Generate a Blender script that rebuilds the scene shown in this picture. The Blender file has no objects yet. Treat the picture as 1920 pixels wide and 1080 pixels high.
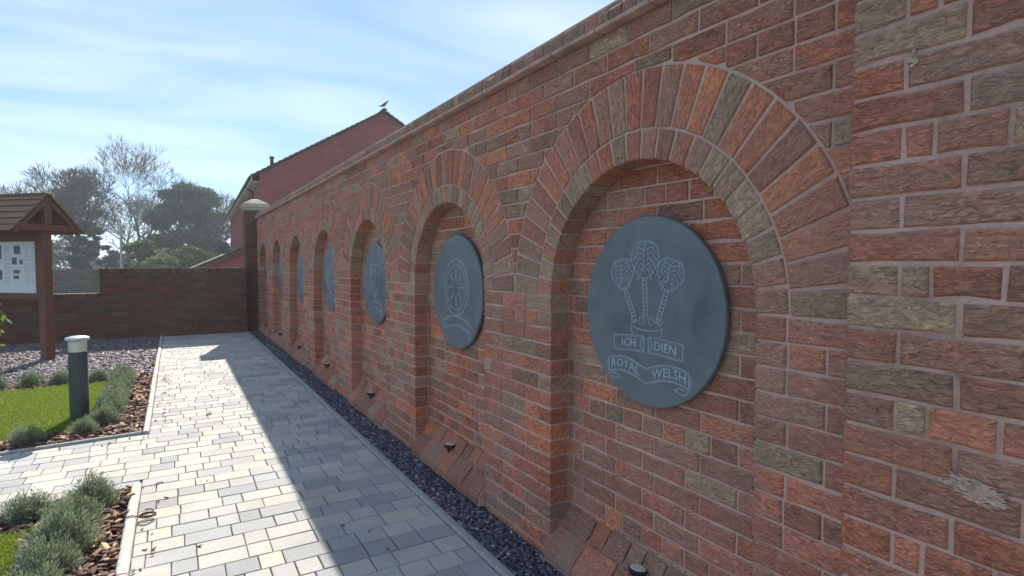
import bpy, math, random
import numpy as np
from mathutils import Vector, Matrix
R = math.radians
random.seed(11); rng = np.random.default_rng(7)
scn = bpy.context.scene
col = scn.collection

# ------------------------------------------------------------------ camera, sky, sun, exposure
EYE = 1.392
HEAD, PITCH = R(30.608), R(2.515)          # heading right of the wall's direction (+Y), tilt down
cam_d = bpy.data.cameras.new('camera'); cam = bpy.data.objects.new('camera', cam_d); col.objects.link(cam)
cam.location = (0, 0, EYE)
cam.rotation_euler = (math.pi/2 - PITCH, 0, -HEAD)
cam_d.sensor_width = 36; cam_d.lens = 36*1070/1920
cam_d.clip_start = 0.05; cam_d.clip_end = 2000
scn.camera = cam

SUN = Vector((0.36, 1.40, 1.0)).normalized()     # towards the sun
SUN_EL = math.asin(SUN.z); SUN_AZ = math.atan2(SUN.x, SUN.y)
w = bpy.data.worlds.new('World'); scn.world = w; w.use_nodes = True
nt = w.node_tree; nt.nodes.clear()
def wn(t, **k):
    n = nt.nodes.new(t)
    for a, b in k.items(): setattr(n, a, b)
    return n
out = wn('ShaderNodeOutputWorld'); bg = wn('ShaderNodeBackground'); bg.inputs[1].default_value = 0.075
sky = wn('ShaderNodeTexSky', sky_type='NISHITA', sun_disc=False, sun_elevation=SUN_EL, sun_rotation=SUN_AZ)
sky.air_density = 0.85; sky.dust_density = 0.05; sky.ozone_density = 4.0
tc = wn('ShaderNodeTexCoord'); sep = wn('ShaderNodeSeparateXYZ'); nt.links.new(tc.outputs['Generated'], sep.inputs[0])
zz = wn('ShaderNodeMath', operation='MAXIMUM'); zz.inputs[1].default_value = 0.04; nt.links.new(sep.outputs[2], zz.inputs[0])
za = wn('ShaderNodeMath', operation='ADD'); za.inputs[1].default_value = 0.12; nt.links.new(zz.outputs[0], za.inputs[0])
dx = wn('ShaderNodeMath', operation='DIVIDE'); nt.links.new(sep.outputs[0], dx.inputs[0]); nt.links.new(za.outputs[0], dx.inputs[1])
dy = wn('ShaderNodeMath', operation='DIVIDE'); nt.links.new(sep.outputs[1], dy.inputs[0]); nt.links.new(za.outputs[0], dy.inputs[1])
cb = wn('ShaderNodeCombineXYZ'); nt.links.new(dx.outputs[0], cb.inputs[0]); nt.links.new(dy.outputs[0], cb.inputs[1])
mp = wn('ShaderNodeMapping'); mp.inputs['Rotation'].default_value = (0, 0, R(24)); mp.inputs['Scale'].default_value = (0.9, 1.9, 1)
mp.inputs['Location'].default_value = (1.7, 0.6, 0)
nt.links.new(cb.outputs[0], mp.inputs[0])
n1 = wn('ShaderNodeTexNoise'); n1.inputs['Scale'].default_value = 0.85; n1.inputs['Detail'].default_value = 9; n1.inputs['Roughness'].default_value = 0.52; n1.inputs['Distortion'].default_value = 0.7
nt.links.new(mp.outputs[0], n1.inputs['Vector'])
rp = wn('ShaderNodeValToRGB'); rp.color_ramp.elements[0].position = 0.38; rp.color_ramp.elements[1].position = 0.78
rp.color_ramp.elements[0].color = (0.02, 0.02, 0.02, 1); rp.color_ramp.elements[1].color = (0.75, 0.75, 0.75, 1)
nt.links.new(n1.outputs[0], rp.inputs[0])
mx = wn('ShaderNodeMix', data_type='RGBA'); nt.links.new(rp.outputs[0], mx.inputs[0])
gm = wn('ShaderNodeGamma'); gm.inputs[1].default_value = 0.6; nt.links.new(sky.outputs[0], gm.inputs[0])     # softened contrast of the hazy spring sky
tn = wn('ShaderNodeMix', data_type='RGBA', blend_type='MULTIPLY'); tn.inputs[0].default_value = 1.0; nt.links.new(gm.outputs[0], tn.inputs[6]); tn.inputs[7].default_value = (0.72, 0.885, 1.03, 1)
nt.links.new(tn.outputs[2], mx.inputs[6]); mx.inputs[7].default_value = (3.1, 3.5, 3.8, 1)
nt.links.new(mx.outputs[2], bg.inputs[0]); nt.links.new(bg.outputs[0], out.inputs[0])

sl = bpy.data.lights.new('sun', 'SUN'); so = bpy.data.objects.new('sun', sl); col.objects.link(so)
sl.energy = 2.2; sl.angle = R(0.53); sl.color = (1.0, 0.92, 0.79)
so.rotation_euler = SUN.to_track_quat('Z', 'Y').to_euler(); so.location = (5, 20, 15)
scn.view_settings.view_transform = 'Standard'; scn.view_settings.look = 'None'
scn.view_settings.gamma = 1; scn.view_settings.use_curve_mapping = False
scn.view_settings.exposure = 2.08

# ------------------------------------------------------------------ materials
def mat(name):
    m = bpy.data.materials.new(name); m.use_nodes = True
    nt = m.node_tree; b = nt.nodes['Principled BSDF']
    return m, nt, b
def N(nt, t, ins=None, **k):
    n = nt.nodes.new(t)
    for a, b in k.items(): setattr(n, a, b)
    for a, b in (ins or {}).items():
        if hasattr(b, 'is_output'): nt.links.new(b, n.inputs[a])
        else: n.inputs[a].default_value = b
    return n
def ramp(nt, fac, stops):
    n = nt.nodes.new('ShaderNodeValToRGB'); e = n.color_ramp.elements
    while len(e) < len(stops): e.new(0.5)
    for i, (p, c) in enumerate(stops):
        e[i].position = p; e[i].color = (*c, 1)
    nt.links.new(fac, n.inputs[0]); return n.outputs[0]
def math_(nt, op, a, b=0.0, c=None):
    n = N(nt, 'ShaderNodeMath', {0: a, 1: b}, operation=op)
    if c is not None:
        n.inputs[2].default_value = c
    return n.outputs[0]
def mul(nt, colr, val):
    n = N(nt, 'ShaderNodeVectorMath', {0: colr}, operation='SCALE'); nt.links.new(val, n.inputs['Scale']) if hasattr(val, 'is_output') else setattr(n.inputs['Scale'], 'default_value', val)
    return n.outputs[0]
def mix(nt, f, a, b):
    n = N(nt, 'ShaderNodeMix', data_type='RGBA')
    for i, v in ((0, f), (6, a), (7, b)):
        if hasattr(v, 'is_output'): nt.links.new(v, n.inputs[i])
        else: n.inputs[i].default_value = v if i == 0 else (*v, 1)
    return n.outputs[2]
def bump(nt, b, h, dist, strength=1.0):
    n = N(nt, 'ShaderNodeBump', {'Height': h, 'Distance': dist, 'Strength': strength}); nt.links.new(n.outputs[0], b.inputs['Normal'])
def plain(name, c, rough=0.6, var=0.15, scale=20, bmp=0.0, metal=0.0, spec=0.4):
    m, nt, b = mat(name)
    g = N(nt, 'ShaderNodeNewGeometry')
    n = N(nt, 'ShaderNodeTexNoise', {'Vector': g.outputs['Position'], 'Scale': scale, 'Detail': 5.0, 'Roughness': 0.65})
    c0 = tuple(x*(1-var) for x in c); c1 = tuple(min(1, x*(1+var)) for x in c)
    nt.links.new(ramp(nt, n.outputs[0], [(0.3, c0), (0.7, c1)]), b.inputs['Base Color'])
    b.inputs['Roughness'].default_value = rough; b.inputs['Metallic'].default_value = metal
    b.inputs['Specular IOR Level'].default_value = spec
    if bmp: bump(nt, b, n.outputs[0], bmp)
    return m
def tinted(name, stops, rough=0.8, grain=60, gvar=0.25, bmp=0.002, spec=0.3, trans=0.0):
    """colour from the piece's own tint attribute through a ramp, with grain"""
    m, nt, b = mat(name)
    a = N(nt, 'ShaderNodeAttribute', attribute_name='tint'); s = N(nt, 'ShaderNodeSeparateColor', {0: a.outputs['Color']})
    g = N(nt, 'ShaderNodeNewGeometry')
    n = N(nt, 'ShaderNodeTexNoise', {'Vector': g.outputs['Position'], 'Scale': grain, 'Detail': 4.0, 'Roughness': 0.7})
    c = ramp(nt, s.outputs[0], stops)
    k = math_(nt, 'MULTIPLY_ADD', n.outputs[0], 2*gvar, 1-gvar)
    k2 = math_(nt, 'MULTIPLY_ADD', s.outputs[1], 0.4, 0.8)
    nt.links.new(mul(nt, c, math_(nt, 'MULTIPLY', k, k2)), b.inputs['Base Color'])
    b.inputs['Roughness'].default_value = rough; b.inputs['Specular IOR Level'].default_value = spec
    if bmp: bump(nt, b, n.outputs[0], bmp)
    if trans:
        t = N(nt, 'ShaderNodeBsdfTranslucent'); nt.links.new(mul(nt, c, 1.0), t.inputs[0])
        ms = N(nt, 'ShaderNodeMixShader', {0: trans}); nt.links.new(b.outputs[0], ms.inputs[1]); nt.links.new(t.outputs[0], ms.inputs[2])
        nt.links.new(ms.outputs[0], nt.nodes['Material Output'].inputs[0])
    return m

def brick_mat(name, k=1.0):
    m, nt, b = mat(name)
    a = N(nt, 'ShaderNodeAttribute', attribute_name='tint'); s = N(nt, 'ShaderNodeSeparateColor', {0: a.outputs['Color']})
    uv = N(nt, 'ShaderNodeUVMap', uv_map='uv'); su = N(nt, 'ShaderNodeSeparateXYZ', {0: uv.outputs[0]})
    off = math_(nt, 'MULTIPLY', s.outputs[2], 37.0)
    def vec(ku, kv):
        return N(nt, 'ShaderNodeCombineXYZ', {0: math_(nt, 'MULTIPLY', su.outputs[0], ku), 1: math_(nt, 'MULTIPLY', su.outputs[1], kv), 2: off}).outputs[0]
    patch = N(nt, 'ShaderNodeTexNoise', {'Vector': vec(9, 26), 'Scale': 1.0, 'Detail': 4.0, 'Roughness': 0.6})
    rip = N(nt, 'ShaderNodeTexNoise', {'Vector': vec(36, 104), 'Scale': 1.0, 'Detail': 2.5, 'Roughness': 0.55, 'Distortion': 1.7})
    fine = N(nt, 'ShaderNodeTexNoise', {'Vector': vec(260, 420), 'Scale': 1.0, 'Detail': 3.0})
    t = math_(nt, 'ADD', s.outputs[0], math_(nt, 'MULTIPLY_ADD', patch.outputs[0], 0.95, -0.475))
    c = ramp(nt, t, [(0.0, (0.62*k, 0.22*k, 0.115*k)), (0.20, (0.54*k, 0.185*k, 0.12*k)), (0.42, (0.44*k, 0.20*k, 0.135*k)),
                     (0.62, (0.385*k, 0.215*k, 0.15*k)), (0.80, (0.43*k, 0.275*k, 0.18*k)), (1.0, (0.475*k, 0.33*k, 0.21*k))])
    rk = math_(nt, 'MULTIPLY_ADD', rip.outputs[0], 2.7, -0.35)  # shading of the ripple grooves put into the colour as well as the bump
    fk = math_(nt, 'MULTIPLY_ADD', fine.outputs[0], 0.4, 0.8)
    gk = math_(nt, 'MULTIPLY_ADD', s.outputs[1], 0.45, 0.78)
    kk = math_(nt, 'MULTIPLY', math_(nt, 'MULTIPLY', rk, fk), gk)
    g = N(nt, 'ShaderNodeNewGeometry')
    wn_ = N(nt, 'ShaderNodeTexNoise', {'Vector': g.outputs['Position'], 'Scale': 2.3, 'Detail': 6.0, 'Roughness': 0.62})
    bloom = ramp(nt, wn_.outputs[0], [(0.42, (0, 0, 0)), (0.72, (0.5, 0.5, 0.5))])
    cc = mix(nt, bloom, mul(nt, c, kk), (0.46*k, 0.315*k, 0.26*k))      # dusty lime bloom in patches
    nt.links.new(cc, b.inputs['Base Color'])
    b.inputs['Roughness'].default_value = 0.88; b.inputs['Specular IOR Level'].default_value = 0.25
    h = math_(nt, 'ADD', rip.outputs[0], math_(nt, 'MULTIPLY', fine.outputs[0], 0.25))
    bump(nt, b, h, 0.011, 1.0)
    return m

def mortar_mat():
    m, nt, b = mat('mortar')
    g = N(nt, 'ShaderNodeNewGeometry')
    n = N(nt, 'ShaderNodeTexNoise', {'Vector': g.outputs['Position'], 'Scale': 3.2, 'Detail': 7.0, 'Roughness': 0.68})
    f = N(nt, 'ShaderNodeTexNoise', {'Vector': g.outputs['Position'], 'Scale': 140.0, 'Detail': 4.0})
    c = ramp(nt, n.outputs[0], [(0.32, (0.36, 0.215, 0.175)), (0.46, (0.56, 0.365, 0.30)), (0.72, (0.68, 0.475, 0.40))])
    nt.links.new(mul(nt, c, math_(nt, 'MULTIPLY_ADD', f.outputs[0], 0.5, 0.75)), b.inputs['Base Color'])
    b.inputs['Roughness'].default_value = 0.95; bump(nt, b, f.outputs[0], 0.003)
    return m

def paver_mat():
    m, nt, b = mat('granite_paver')
    a = N(nt, 'ShaderNodeAttribute', attribute_name='tint'); s = N(nt, 'ShaderNodeSeparateColor', {0: a.outputs['Color']})
    g = N(nt, 'ShaderNodeNewGeometry')
    sp = N(nt, 'ShaderNodeTexNoise', {'Vector': g.outputs['Position'], 'Scale': 170.0, 'Detail': 3.0, 'Roughness': 0.75})
    lo = N(nt, 'ShaderNodeTexNoise', {'Vector': g.outputs['Position'], 'Scale': 2.2, 'Detail': 5.0})
    c = ramp(nt, s.outputs[0], [(0.0, (0.31, 0.315, 0.33)), (0.35, (0.375, 0.378, 0.38)), (0.55, (0.43, 0.425, 0.405)), (0.8, (0.48, 0.465, 0.42)), (1.0, (0.52, 0.49, 0.42))])
    k = math_(nt, 'MULTIPLY', math_(nt, 'MULTIPLY_ADD', sp.outputs[0], 1.4, 0.3), math_(nt, 'MULTIPLY_ADD', lo.outputs[0], 0.6, 0.7))
    nt.links.new(mul(nt, c, k), b.inputs['Base Color'])
    b.inputs['Roughness'].default_value = 0.85; b.inputs['Specular IOR Level'].default_value = 0.3
    bump(nt, b, sp.outputs[0], 0.002)
    return m

def wood_mat(name, c, k=1.0):
    m, nt, b = mat(name)
    tcn = N(nt, 'ShaderNodeTexCoord')
    mpn = N(nt, 'ShaderNodeMapping', {'Vector': tcn.outputs['Object'], 'Scale': (6, 60, 60)})
    n = N(nt, 'ShaderNodeTexNoise', {'Vector': mpn.outputs[0], 'Scale': 1.0, 'Detail': 5.0, 'Distortion': 0.6})
    nt.links.new(ramp(nt, n.outputs[0], [(0.25, tuple(x*0.55 for x in c)), (0.55, c), (0.8, tuple(x*1.35 for x in c))]), b.inputs['Base Color'])
    b.inputs['Roughness'].default_value = 0.6; bump(nt, b, n.outputs[0], 0.002)
    return m

def slate_mat():
    m, nt, b = mat('slate_disc')
    g = N(nt, 'ShaderNodeNewGeometry')
    n = N(nt, 'ShaderNodeTexNoise', {'Vector': g.outputs['Position'], 'Scale': 4.2, 'Detail': 6.0, 'Roughness': 0.6, 'Distortion': 0.5})
    f = N(nt, 'ShaderNodeTexNoise', {'Vector': g.outputs['Position'], 'Scale': 55.0, 'Detail': 4.0})
    c = ramp(nt, n.outputs[0], [(0.34, (0.085, 0.105, 0.115)), (0.47, (0.12, 0.15, 0.168)), (0.62, (0.145, 0.18, 0.205)), (0.75, (0.17, 0.205, 0.225))])
    nt.links.new(mul(nt, c, math_(nt, 'MULTIPLY_ADD', f.outputs[0], 0.3, 0.85)), b.inputs['Base Color'])
    b.inputs['Roughness'].default_value = 0.42; b.inputs['Specular IOR Level'].default_value = 0.5
    bump(nt, b, f.outputs[0], 0.0012)
    return m

def far_brick_mat(name, k=1.0):
    m, nt, b = mat(name)
    tcn = N(nt, 'ShaderNodeTexCoord'); sp = N(nt, 'ShaderNodeSeparateXYZ', {0: tcn.outputs['Object']})
    v = N(nt, 'ShaderNodeCombineXYZ', {0: math_(nt, 'ADD', sp.outputs[0], sp.outputs[1]), 1: sp.outputs[2]})
    br = N(nt, 'ShaderNodeTexBrick', {'Vector': v.outputs[0], 'Color1': (0.36*k, 0.065*k, 0.055*k, 1), 'Color2': (0.27*k, 0.055*k, 0.05*k, 1), 'Mortar': (0.30*k, 0.14*k, 0.125*k, 1),
        'Scale': 1.0, 'Mortar Size': 0.006, 'Brick Width': 0.225, 'Row Height': 0.075})
    n = N(nt, 'ShaderNodeTexNoise', {'Vector': tcn.outputs['Object'], 'Scale': 1.6, 'Detail': 6.0})
    nt.links.new(mul(nt, br.outputs[0], math_(nt, 'MULTIPLY_ADD', n.outputs[0], 0.7, 0.65)), b.inputs['Base Color'])
    b.inputs['Roughness'].default_value = 0.9
    return m

M = dict(
    shaded_mortar=plain('shaded_mortar', (0.15, 0.105, 0.10), 0.95, 0.35, 8, 0.002), clay=plain('clay_creasing_tile', (0.50, 0.32, 0.275), 0.8, 0.3, 9, 0.002),  # first entry: end wall mortar, darkened so its colour carries the shade
    brick=brick_mat('rustic_brick'), brick_shaded=brick_mat('shade_toned_brick', 0.36), mortar=mortar_mat(), paver=paver_mat(), slate=slate_mat(),  # second brick is a darker copy: end wall's shade put into the colour
    joint=plain('joint_sand', (0.17, 0.16, 0.14), 0.95, 0.3, 60, 0.002),
    kerb=plain('concrete_edging', (0.34, 0.34, 0.325), 0.85, 0.22, 30, 0.002),
    kerb_light=plain('pale_concrete_edging', (0.50, 0.485, 0.45), 0.85, 0.2, 30, 0.002),
    stone=plain('cap_stone', (0.42, 0.38, 0.33), 0.85, 0.2, 12, 0.003),
    earth=plain('earth', (0.07, 0.085, 0.035), 0.95, 0.35, 3, 0.01),
    soil=plain('mulch_bed', (0.045, 0.028, 0.02), 0.95, 0.4, 40, 0.01),
    turf=plain('turf_soil', (0.05, 0.085, 0.015), 0.95, 0.3, 30, 0.005),
    grav_bed=plain('gravel_bed', (0.035, 0.035, 0.042), 0.95, 0.4, 60, 0.004),
    slate_chip=tinted('slate_chips', [(0, (0.045, 0.045, 0.07)), (0.5, (0.10, 0.097, 0.135)), (0.85, (0.20, 0.185, 0.225)), (1, (0.48, 0.46, 0.48))], 0.6, 90, 0.3, 0.001, 0.5),
    plum_chip=tinted('plum_slate_chips', [(0, (0.11, 0.085, 0.105)), (0.5, (0.20, 0.165, 0.185)), (1, (0.38, 0.33, 0.335))], 0.75, 90, 0.25, 0.001, 0.4),
    bark=tinted('bark_chips', [(0, (0.05, 0.028, 0.022)), (0.5, (0.14, 0.072, 0.055)), (0.85, (0.27, 0.145, 0.105)), (1, (0.50, 0.34, 0.20))], 0.85, 90, 0.3, 0.001),
    grass=tinted('grass_blades', [(0, (0.14, 0.205, 0.015)), (0.6, (0.225, 0.31, 0.025)), (1, (0.36, 0.40, 0.07))], 0.6, 8, 0.2, 0, 0.3, 0.4),
    lavender=tinted('lavender_leaves', [(0, (0.13, 0.17, 0.10)), (0.5, (0.24, 0.295, 0.19)), (1, (0.42, 0.47, 0.33))], 0.7, 8, 0.2, 0, 0.3, 0.3),
    stem=plain('woody_stems', (0.09, 0.06, 0.04), 0.9, 0.3, 40),
    leaf=tinted('shrub_leaves', [(0, (0.10, 0.16, 0.02)), (1, (0.28, 0.34, 0.06))], 0.5, 8, 0.2, 0, 0.4, 0.4),
    dark_leaf=tinted('evergreen_leaves', [(0, (0.022, 0.045, 0.032)), (0.6, (0.04, 0.075, 0.052)), (1, (0.07, 0.11, 0.07))], 0.7, 4, 0.2, 0, 0.3, 0.2),
    hedge_leaf=tinted('hedge_leaves', [(0, (0.06, 0.10, 0.025)), (1, (0.13, 0.19, 0.05))], 0.65, 4, 0.2, 0, 0.3, 0.3),
    bright_leaf=tinted('yellow_green_leaves', [(0, (0.13, 0.18, 0.05)), (1, (0.28, 0.30, 0.12))], 0.6, 4, 0.2, 0, 0.3, 0.3),
    treebark=plain('tree_bark', (0.095, 0.072, 0.06), 0.9, 0.3, 6),
    timber=wood_mat('stained_timber', (0.17, 0.062, 0.036)), timber_roof=wood_mat('roof_boards', (0.24, 0.12, 0.065)),
    fence=wood_mat('grey_fence_timber', (0.20, 0.20, 0.17)),
    poster=plain('poster_paper', (0.72, 0.75, 0.74), 0.25, 0.03, 3), ink=plain('printed_ink', (0.10, 0.13, 0.15), 0.4, 0.3, 30), ink_grey=plain('printed_grey', (0.48, 0.52, 0.53), 0.4, 0.05, 30),
    bollard=plain('anthracite_paint', (0.045, 0.062, 0.068), 0.45, 0.12, 12, 0, 0, 0.5), alu=plain('aluminium_cap', (0.52, 0.53, 0.54), 0.4, 0.06, 12, 0, 0.6),
    black=plain('black_plastic', (0.02, 0.021, 0.023), 0.4, 0.2, 30, 0, 0, 0.5),
    line=plain('engraved_line', (0.40, 0.49, 0.57), 0.6, 0.15, 40),
    white=plain('white_paint', (0.72, 0.72, 0.70), 0.45, 0.05, 4), grey_metal=plain('galvanised_metal', (0.42, 0.44, 0.43), 0.5, 0.1, 4, 0, 0.3),
    far_brick=far_brick_mat('house_brick'), far_brick_b=far_brick_mat('outhouse_brick', 1.15), tile=plain('roof_tiles', (0.075, 0.055, 0.052), 0.8, 0.3, 5, 0.01),
    dark_metal=plain('dark_pipe', (0.03, 0.03, 0.032), 0.5, 0.1, 5),
    smear=plain('dried_mortar', (0.58, 0.42, 0.32), 0.95, 0.35, 90, 0.004),
    dry=plain('dry_stem', (0.13, 0.07, 0.045), 0.85, 0.4, 60), bird=plain('bird_plumage', (0.09, 0.085, 0.085), 0.8, 0.2, 20),
)
def glassy(name, c, rough=0.12):
    m, nt, b = mat(name); b.inputs['Base Color'].default_value = (*c, 1); b.inputs['Roughness'].default_value = rough
    b.inputs['Specular IOR Level'].default_value = 0.6; return m
M['pane'] = glassy('window_glass', (0.05, 0.06, 0.07), 0.05)
M['lens'] = glassy('lamp_lens', (0.62, 0.64, 0.62), 0.25)
M['opal'] = glassy('opal_diffuser', (0.72, 0.72, 0.68), 0.35)
mo, nto, bo = M['opal'], M['opal'].node_tree, M['opal'].node_tree.nodes['Principled BSDF']
bo.inputs['Transmission Weight'].default_value = 0.25

# ------------------------------------------------------------------ mesh helpers
def tag(o, label=None, cat=None, group=None, kind=None):
    if label: o['label'] = label
    if cat: o['category'] = cat
    if group: o['group'] = group
    if kind: o['kind'] = kind
    return o
def empty(name, loc, label, cat, group=None, rz=0.0, kind=None):
    o = bpy.data.objects.new(name, None); col.objects.link(o); o.location = loc; o.rotation_euler.z = rz
    o.empty_display_size = 0.1
    return tag(o, label, cat, group, kind)
def link(name, me, m, parent=None, loc=None):
    o = bpy.data.objects.new(name, me); col.objects.link(o)
    if m is not None and not me.materials: me.materials.append(m)
    if parent is not None: o.parent = parent
    if loc is not None: o.location = loc
    return o
class MB:
    def __init__(s): s.v = []; s.f = []; s.uv = []; s.t = []; s.sm = False
    def add(s, v, f, uv=None, t=(0.5, 0.5, 0.5)):
        n = len(s.v); s.v += [tuple(p) for p in v]
        for q in f:
            s.f.append([n+i for i in q]); s.t += [t]*len(q)
            s.uv += [(uv[i] if uv else (0, 0)) for i in q]
    def mesh(s, name, origin=None):
        me = bpy.data.meshes.new(name)
        v = s.v if origin is None else [(a-origin[0], b-origin[1], c-origin[2]) for a, b, c in s.v]
        me.from_pydata(v, [], s.f)
        u = me.uv_layers.new(name='uv'); u.data.foreach_set('uv', np.array(s.uv, np.float32).ravel())
        a = me.color_attributes.new('tint', 'FLOAT_COLOR', 'CORNER')
        tt = np.ones((len(s.t), 4), np.float32); tt[:, :3] = s.t
        a.data.foreach_set('color', tt.ravel())
        if s.sm: me.polygons.foreach_set('use_smooth', [True]*len(me.polygons))
        me.update(); return me
    def build(s, name, m, parent=None, origin=None):
        """origin: local origin in the coordinates of the vertices (parents are un-rotated at their own location)"""
        me = s.mesh(name, origin)
        o = link(name, me, m, parent)
        if origin is not None: o.location = origin
        return o
    def box(s, x0, x1, y0, y1, z0, z1, t=(0.5, 0.5, 0.5), ch=0.0):
        if ch:
            X, Y, Z = (x0, x1), (y0, y1), (z0, z1); vs = []; idx = {}
            for i in (0, 1):
                for j in (0, 1):
                    for k in (0, 1):
                        sx, sy, sz = (1, -1)[i], (1, -1)[j], (1, -1)[k]
                        for ax in range(3):
                            p = [X[i]+sx*ch, Y[j]+sy*ch, Z[k]+sz*ch]; p[ax] = (X[i], Y[j], Z[k])[ax]
                            idx[i, j, k, ax] = len(vs); vs.append(p)
            fs = []
            def Q(keys): fs.append([idx[k] for k in keys])
            Q([(0,0,0,0),(0,0,1,0),(0,1,1,0),(0,1,0,0)]); Q([(1,0,0,0),(1,1,0,0),(1,1,1,0),(1,0,1,0)])
            Q([(0,0,0,1),(1,0,0,1),(1,0,1,1),(0,0,1,1)]); Q([(0,1,0,1),(0,1,1,1),(1,1,1,1),(1,1,0,1)])
            Q([(0,0,0,2),(0,1,0,2),(1,1,0,2),(1,0,0,2)]); Q([(0,0,1,2),(1,0,1,2),(1,1,1,2),(0,1,1,2)])
            for i in (0, 1):
                for j in (0, 1):
                    Q([(i,j,0,0),(i,j,0,1),(i,j,1,1),(i,j,1,0)] if i == j else [(i,j,0,0),(i,j,1,0),(i,j,1,1),(i,j,0,1)])
            for i in (0, 1):
                for k in (0, 1):
                    Q([(i,0,k,0),(i,1,k,0),(i,1,k,2),(i,0,k,2)] if i == k else [(i,0,k,0),(i,0,k,2),(i,1,k,2),(i,1,k,0)])
            for j in (0, 1):
                for k in (0, 1):
                    Q([(0,j,k,1),(0,j,k,2),(1,j,k,2),(1,j,k,1)] if j == k else [(0,j,k,1),(1,j,k,1),(1,j,k,2),(0,j,k,2)])
            for i in (0, 1):
                for j in (0, 1):
                    for k in (0, 1):
                        q = [(i,j,k,0),(i,j,k,1),(i,j,k,2)]
                        Q(q if (i+j+k) % 2 else q[::-1])
            s.add(vs, fs, None, t); return
        v = [(x, y, z) for x in (x0, x1) for y in (y0, y1) for z in (z0, z1)]
        s.add(v, [(0,1,3,2),(4,6,7,5),(0,4,5,1),(2,3,7,6),(0,2,6,4),(1,5,7,3)], None, t)
    def tube(s, p0, p1, r0, r1, n=6, cap=True, t=(0.5, 0.5, 0.5)):
        p0, p1 = Vector(p0), Vector(p1); d = (p1-p0).normalized()
        a = d.orthogonal().normalized(); b = d.cross(a)
        v = [p0+(a*math.cos(k*2*math.pi/n)+b*math.sin(k*2*math.pi/n))*r0 for k in range(n)]
        v += [p1+(a*math.cos(k*2*math.pi/n)+b*math.sin(k*2*math.pi/n))*r1 for k in range(n)]
        f = [(k, (k+1) % n, n+(k+1) % n, n+k) for k in range(n)]
        if cap: f += [list(range(n))[::-1], [n+k for k in range(n)]]
        s.add(v, f, None, t)
    def lathe(s, c, prof, n=32, t=(0.5, 0.5, 0.5)):
        v = []; f = []
        for r, z in prof:
            for k in range(n):
                a = k*2*math.pi/n; v.append((c[0]+r*math.cos(a), c[1]+r*math.sin(a), c[2]+z))
        for i in range(len(prof)-1):
            for k in range(n):
                f.append((i*n+k, i*n+(k+1) % n, (i+1)*n+(k+1) % n, (i+1)*n+k))
        f.append(list(range(n))[::-1]); f.append([(len(prof)-1)*n+k for k in range(n)])
        s.add(v, f, None, t)

def inset(poly, d):
    n = len(poly); out = []
    for i in range(n):
        p0, p, p1 = poly[i-1], poly[i], poly[(i+1) % n]
        e0 = (p[0]-p0[0], p[1]-p0[1]); e1 = (p1[0]-p[0], p1[1]-p[1])
        l0 = math.hypot(*e0) or 1e-9; l1 = math.hypot(*e1) or 1e-9
        n0 = (-e0[1]/l0, e0[0]/l0); n1 = (-e1[1]/l1, e1[0]/l1)
        bx, by = n0[0]+n1[0], n0[1]+n1[1]; q = max(0.5, bx*n1[0]+by*n1[1])
        out.append((p[0]+bx*d/q, p[1]+by*d/q))
    return out
def prism(mb, poly, O, A, B, Nn, depth, ch=0.004, t=(0.5, 0.5, 0.5), jit=0.0012, uvrot=0.0, back=False, proud=None):
    """chamfered slab: poly is CCW in (A,B) seen from +N, its face lies at O"""
    O, A, B, Nn = Vector(O), Vector(A), Vector(B), Vector(Nn)
    n = len(poly); pr = random.uniform(-jit, jit) if proud is None else proud
    pj = [(a+random.uniform(-jit, jit), b+random.uniform(-jit, jit)) for a, b in poly]
    ins = inset(pj, ch)
    v = []; uv = []
    cx = sum(p[0] for p in poly)/n; cy = sum(p[1] for p in poly)/n
    cu, su = math.cos(uvrot), math.sin(uvrot)
    tilt = (random.uniform(-1, 1)*jit*4, random.uniform(-1, 1)*jit*8)
    for ring, h in ((ins, 0.0), (pj, -ch*0.8), (pj, -depth)):
        for a, b in ring:
            hh = h+pr+(0 if h == -depth else (a-cx)*tilt[0]+(b-cy)*tilt[1])
            v.append(O+A*a+B*b+Nn*hh)
            da, db = a-cx, b-cy
            uv.append((da*cu+db*su+(h if ring is pj else 0), -da*su+db*cu+(h if ring is pj else 0)))
    f = [list(range(n))]
    for r in (0, 1):
        for k in range(n):
            k2 = (k+1) % n; f.append((r*n+k, (r+1)*n+k, (r+1)*n+k2, r*n+k2))
    if back: f.append([2*n+k for k in range(n)][::-1])
    mb.add(v, f, uv, t)
def clip_half(poly, px, py, nx, ny):
    """keep the side where (p-(px,py)).n >= 0"""
    out = []
    for i in range(len(poly)):
        a, b = poly[i], poly[(i+1) % len(poly)]
        da = (a[0]-px)*nx+(a[1]-py)*ny; db = (b[0]-px)*nx+(b[1]-py)*ny
        if da >= 0: out.append(a)
        if (da >= 0) != (db >= 0):
            q = da/(da-db); out.append((a[0]+(b[0]-a[0])*q, a[1]+(b[1]-a[1])*q))
    return out
def fast_mesh(name, v, tris, tint=None, smooth=False):
    v = np.ascontiguousarray(v, np.float32); tris = np.ascontiguousarray(tris, np.int32)
    me = bpy.data.meshes.new(name)
    me.vertices.add(len(v)); me.vertices.foreach_set('co', v.ravel())
    k = tris.shape[1]
    me.loops.add(tris.size); me.loops.foreach_set('vertex_index', tris.ravel())
    me.polygons.add(len(tris)); me.polygons.foreach_set('loop_start', np.arange(0, tris.size, k, dtype=np.int32))
    if tint is not None:
        a = me.color_attributes.new('tint', 'FLOAT_COLOR', 'POINT')
        t4 = np.ones((len(v), 4), np.float32); t4[:, :tint.shape[1]] = tint; a.data.foreach_set('color', t4.ravel())
    me.update(calc_edges=True); me.validate(); return me
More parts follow.
